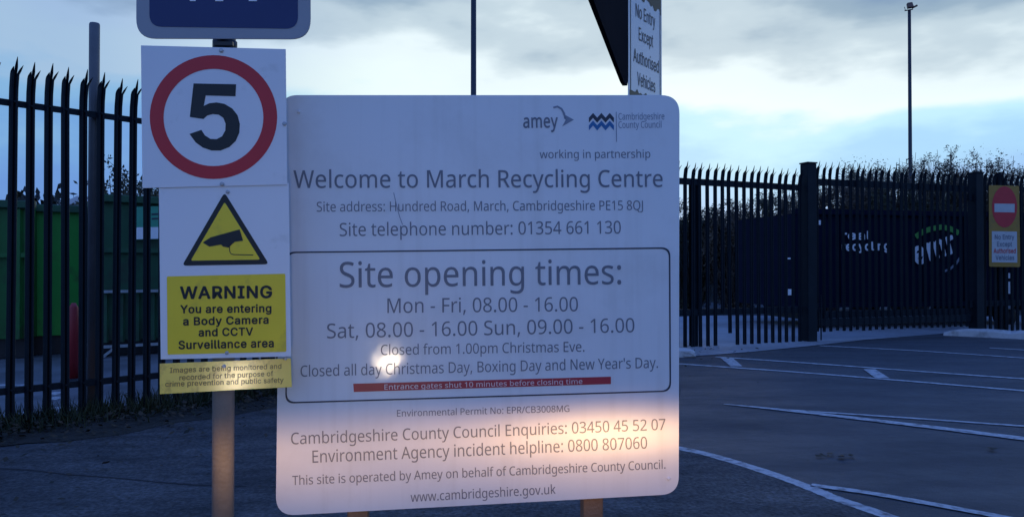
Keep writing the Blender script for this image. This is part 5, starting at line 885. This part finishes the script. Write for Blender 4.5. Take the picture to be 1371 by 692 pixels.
sp_ = MB().slab([sg.hit(x, y) for x, y in ((179.5, 277), (214, 276), (214, 320), (179.5, 321))], -sg.n * .01).build('sign_panel', M['mint'], t)
flat('white_panel', [(180, 304.5), (213.5, 304), (213.5, 319.5), (180, 320.5)], sg, .004, M['white_letter'], sp_)
mb = MB()
for y in (287, 293): stroke(mb, [(203, y), (212, y - .5)], 2.2, sg, .004)
mb.build('mark', M['ink_dark'], sp_)
# red marker post in the yard
c = gnd(98, 512)
t = thing('marker_post', 'slim red plastic marker post on the concrete behind the left fence', 'marker post', c)
MB().tube([c + Vector((0, 0, .03)), c + Vector((0, 0, .6)), c + Vector((0, 0, .78)), c + Vector((0, 0, .83))], [.062, .055, .045, .02], 16).build('body', M['redpost'], t, True)
MB().tube([c, c + Vector((0, 0, .03)), c + Vector((0, 0, .05))], [.12, .12, .07], 16).build('base', M['under'], t, True)
# little white roofed cabin beyond
c = at(97, 300, 17); c.z = 0
t = thing('cabin', 'tiny white roof peeking over the green containers on the left', 'cabin', c)
z_e, z_r = at(97, 274, 17).z, at(97, 262, 17).z
MB().box(c + Vector((0, .8, z_e / 2)), (.32, 1.5, z_e)).build('wall', M['concrete'], t)
v = [c + Vector((x, y, z)) for y in (0, 1.6) for x, z in ((-.28, z_e), (.1, z_r), (.24, z_e + .02))]
MB().add(v, [(0, 1, 2), (5, 4, 3), (0, 3, 4, 1), (1, 4, 5, 2), (2, 5, 3, 0)]).build('roof', M['roofwhite'], t)

# ------------------------------------------------------------------ vegetation
def leaves(rnd, centres, n, size, squash=1.0):
    v, f = [], []
    for _ in range(n):
        c, r = rnd.choice(centres)
        d = Vector((rnd.gauss(0, 1), rnd.gauss(0, 1), rnd.gauss(0, 1))).normalized() * (r * rnd.random() ** .45); d.z *= squash
        p = c + d; s = size * rnd.uniform(.5, 1.4)
        a = Vector((rnd.gauss(0, 1), rnd.gauss(0, 1), rnd.gauss(0, 1))).normalized(); b = a.orthogonal().normalized()
        k = len(v); v += [p - a * s, p + b * s * .42, p + a * s, p - b * s * .42]; f.append((k, k + 1, k + 2, k + 3))
    return v, f
def bush(name, label, cat, c, w, h, n, seed, lm, group, size=.06, twigs=40, trunk_h=.25, sprig=1.0, depth=.8):
    rnd = random.Random(seed); c = Vector((c[0], c[1], 0)); t = thing(name, label, cat, c, group)
    cs = []; mb = MB(); top = []
    for i in range(twigs):
        ax = rnd.uniform(-1, 1); ay = rnd.uniform(-1, 1); hz = h * (1 - .38 * rnd.random() ** 1.6) * (1 - .2 * ax * ax)
        p0 = c + Vector((ax * w * .12, ay * w * .1, 0)); p1 = c + Vector((ax * w * .36, ay * w * .3 * depth, hz * .55)); p2 = c + Vector((ax * w * .5 + rnd.gauss(0, .06) * w, ay * w * .4 * depth, hz))
        mb.tube([p0, p0.lerp(p1, .5) + Vector((rnd.gauss(0, .05), rnd.gauss(0, .05), 0)), p1, p2], [.035, .025, .016, .005], 4)
        for q in range(3):
            s_ = p1.lerp(p2, rnd.uniform(.2, .9)); e_ = s_ + Vector((rnd.gauss(0, .22), rnd.gauss(0, .2), rnd.uniform(.1, .5))) * sprig
            mb.tube([s_, s_.lerp(e_, .5) + Vector((rnd.gauss(0, .03), 0, .03)), e_], [.01, .007, .003], 3); top.append(e_); top.append(s_.lerp(e_, .5))
        for k in range(6):
            u = rnd.uniform(.1, 1.0) ; pt = (p0.lerp(p1, u * 1.6) if u < .6 else p1.lerp(p2, (u - .6) / .4)); cs.append((pt, rnd.uniform(.18, .42)))
    cs += [(e_, .13) for e_ in top]
    mb.build('stem', M['brown_bark'], t)
    v, f = leaves(rnd, cs, n, size)
    obj('foliage', py(v, f), lm, t); return t
# bushes behind the gate: centre px, distance, top y
spec = [(850, 24, 300, 2.6, 0), (925, 23, 270, 2.2, 1), (985, 22.5, 272, 2.4, 0), (1042, 23, 254, 2.6, 1), (1105, 22, 233, 2.6, 0), (1160, 22.6, 217, 2.7, 0), (1217, 22, 204, 3.0, 1), (1270, 22.8, 198, 2.8, 0), (1322, 22.2, 210, 2.6, 0), (1378, 22.5, 216, 2.6, 1), (1440, 22, 226, 2.6, 0)]
words = ['lowest brown bush, mostly hidden behind the welcome board', 'low dark green bush beside the right edge of the welcome board', 'brown leafy bush behind the pales midway between board and gate', 'dark green bush behind the left end of the navy container', 'brown bush standing just right of the left gate post top',
         'brown bush between the left gate post and the far lamp column', 'dark green bush at the foot of the far lamp column', 'tallest brown bush, right of the far lamp column', 'brown bush behind the right gate post', 'dark green bush over the yellow no entry sign', 'brown bush beyond the right edge, past the no entry sign']
for i, (px, Y, ty, w, k) in enumerate(spec):
    p = at(px, 300, Y); h = at(px, ty, Y).z
    bush('bush', words[i], 'bush', (p.x, Y), w, h, 30000, 20 + i, M['leafB' if k else 'leafA'], 'bushes behind the gate', .036, 95, sprig=.65)
bush('tree', 'leafy dark tree behind the green containers, left of the speed sign', 'tree', (at(166, 300, 14.5).x, 14.5), 1.3, at(166, 214, 14.5).z, 4500, 77, M['leafB'], 'trees behind the green containers', .045, 34)
bush('tree', 'sparse twiggy tree behind the fence pole on the left', 'tree', (at(118, 300, 18).x, 18), .9, at(118, 252, 18).z, 700, 78, M['leafB'], 'trees behind the green containers', .05, 18)
bush('tree', 'dark tree behind the speed sign and containers', 'tree', (at(215, 300, 15.5).x, 15.5), 1.5, at(215, 240, 15.5).z, 3000, 79, M['leafB'], 'trees behind the green containers', .06, 26)
# far wood on the left horizon, one mass
rnd = random.Random(5); cs = []
for i in range(260):
    px = rnd.uniform(-500, 900); Y = rnd.uniform(52, 70); top = 246 + 9 * math.sin(px * .02) + 5 * math.sin(px * .06 + 1); p = at(px, top, 60)
    zt = (p.z) * rnd.uniform(.55, .95); cs += [(Vector((p.x * Y / 60, Y, zt * k)), 1.1) for k in (.25, .55, .9)]
v, f = leaves(rnd, cs, 22000, .38)
o = obj('far_hedge', py(v, f), M['leafC']); kind(o, 'stuff'); o['label'] = 'dark far off hedge line along the left horizon'; o['category'] = 'hedge'
# field bank behind it so no sky shows under the leaves
b0 = [(-200, 75), (60, 75)]
mb = MB(); n = 40; vv = []
for i in range(n + 1):
    x = -200 + 280 * i / n; hh = 5.2 + .8 * math.sin(i * .9) + .4 * math.sin(i * 2.3); vv += [(x, 68, 0), (x, 78, hh), (x, 95, 0)]
kind(obj('hill', py(vv, [q for i in range(n) for q in ((3 * i, 3 * i + 3, 3 * i + 4, 3 * i + 1), (3 * i + 1, 3 * i + 4, 3 * i + 5, 3 * i + 2))], True), M['leafC']), 'structure')
vv = []
for i in range(n + 1):
    x = -40 + 120 * i / n; hh = 3.4 + .5 * math.sin(i * .9); vv += [(x, 27, 0), (x, 29, hh * .7), (x, 36, 0)]
kind(obj('bank', py(vv, [q for i in range(n) for q in ((3 * i, 3 * i + 3, 3 * i + 4, 3 * i + 1), (3 * i + 1, 3 * i + 4, 3 * i + 5, 3 * i + 2))], True), M['leafC']), 'structure')
# leaf litter and grass on the verge and the path
rnd = random.Random(11); v, f = [], []
for i in range(5200):
    s = rnd.uniform(-3.2, 8.8); o_ = rnd.gauss(.22, .26) if i < 3900 else abs(rnd.gauss(.6, .7)); p = F0 + FD * s + FN * o_
    if p.y < 2.95 and p.x > -2.2: continue
    z = .014 + rnd.random() ** 3 * .05; l = rnd.uniform(.012, .034); a = rnd.uniform(0, 6.3); ti_ = rnd.uniform(-.5, .5)
    da = Vector((math.cos(a), math.sin(a), ti_)) * l; db = Vector((-math.sin(a), math.cos(a), rnd.uniform(-.4, .4))) * l * .6; k = len(v)
    c = Vector((p.x, p.y, z + .012)); v += [c - da, c + db, c + da, c - db]; f.append((k, k + 1, k + 2, k + 3))
o = kind(obj('leaf_litter', py(v, f), M['litter']), 'stuff'); o['label'] = 'fallen brown leaves along the foot of the left fence'; o['category'] = 'leaves'
v, f = [], []
for i in range(9000):
    s = rnd.uniform(-3.2, 8.9); o_ = rnd.gauss(.05, .17); p = F0 + FD * s + FN * o_; hh = rnd.uniform(.04, .17) * (1.2 - abs(o_)); a = rnd.uniform(0, 6.3); w = .006
    tip = Vector((rnd.gauss(0, .05), rnd.gauss(0, .05), hh)); k = len(v); b = Vector((math.cos(a), math.sin(a), 0)) * w; c = Vector((p.x, p.y, .006))
    v += [c - b, c + b, c + tip * .6 + b * .7, c + tip]; f.append((k, k + 1, k + 2, k + 3))
o = kind(obj('grass', py(v, f), M['grass']), 'stuff'); o['label'] = 'short rough grass at the foot of the left fence'; o['category'] = 'grass'
# grit and a few wet leaves on the road
v, f = [], []
def scrap(px, py_, n, sx, sy, l0, l1):
    c0 = gnd(px, py_)
    for i in range(n):
        c = c0 + Vector((rnd.gauss(0, sx), rnd.gauss(0, sy), .018)); l = rnd.uniform(l0, l1); a = rnd.uniform(0, 6.3); k = len(v)
        da = Vector((math.cos(a), math.sin(a), rnd.uniform(-.3, .3))) * l; db = Vector((-math.sin(a), math.cos(a), rnd.uniform(-.3, .3))) * l * .6
        v.extend([c - da, c + db, c + da, c - db]); f.append((k, k + 1, k + 2, k + 3))
scrap(1117, 612, 14, .07, .03, .012, .035); scrap(1328, 604, 4, .02, .02, .015, .03); scrap(1150, 560, 25, 1.2, .8, .008, .02); scrap(240, 620, 60, .8, .5, .008, .02)
o = kind(obj('road_litter', py(v, f), M['litter']), 'stuff'); o['label'] = 'scattered wet leaf scraps on the asphalt'; o['category'] = 'leaves'
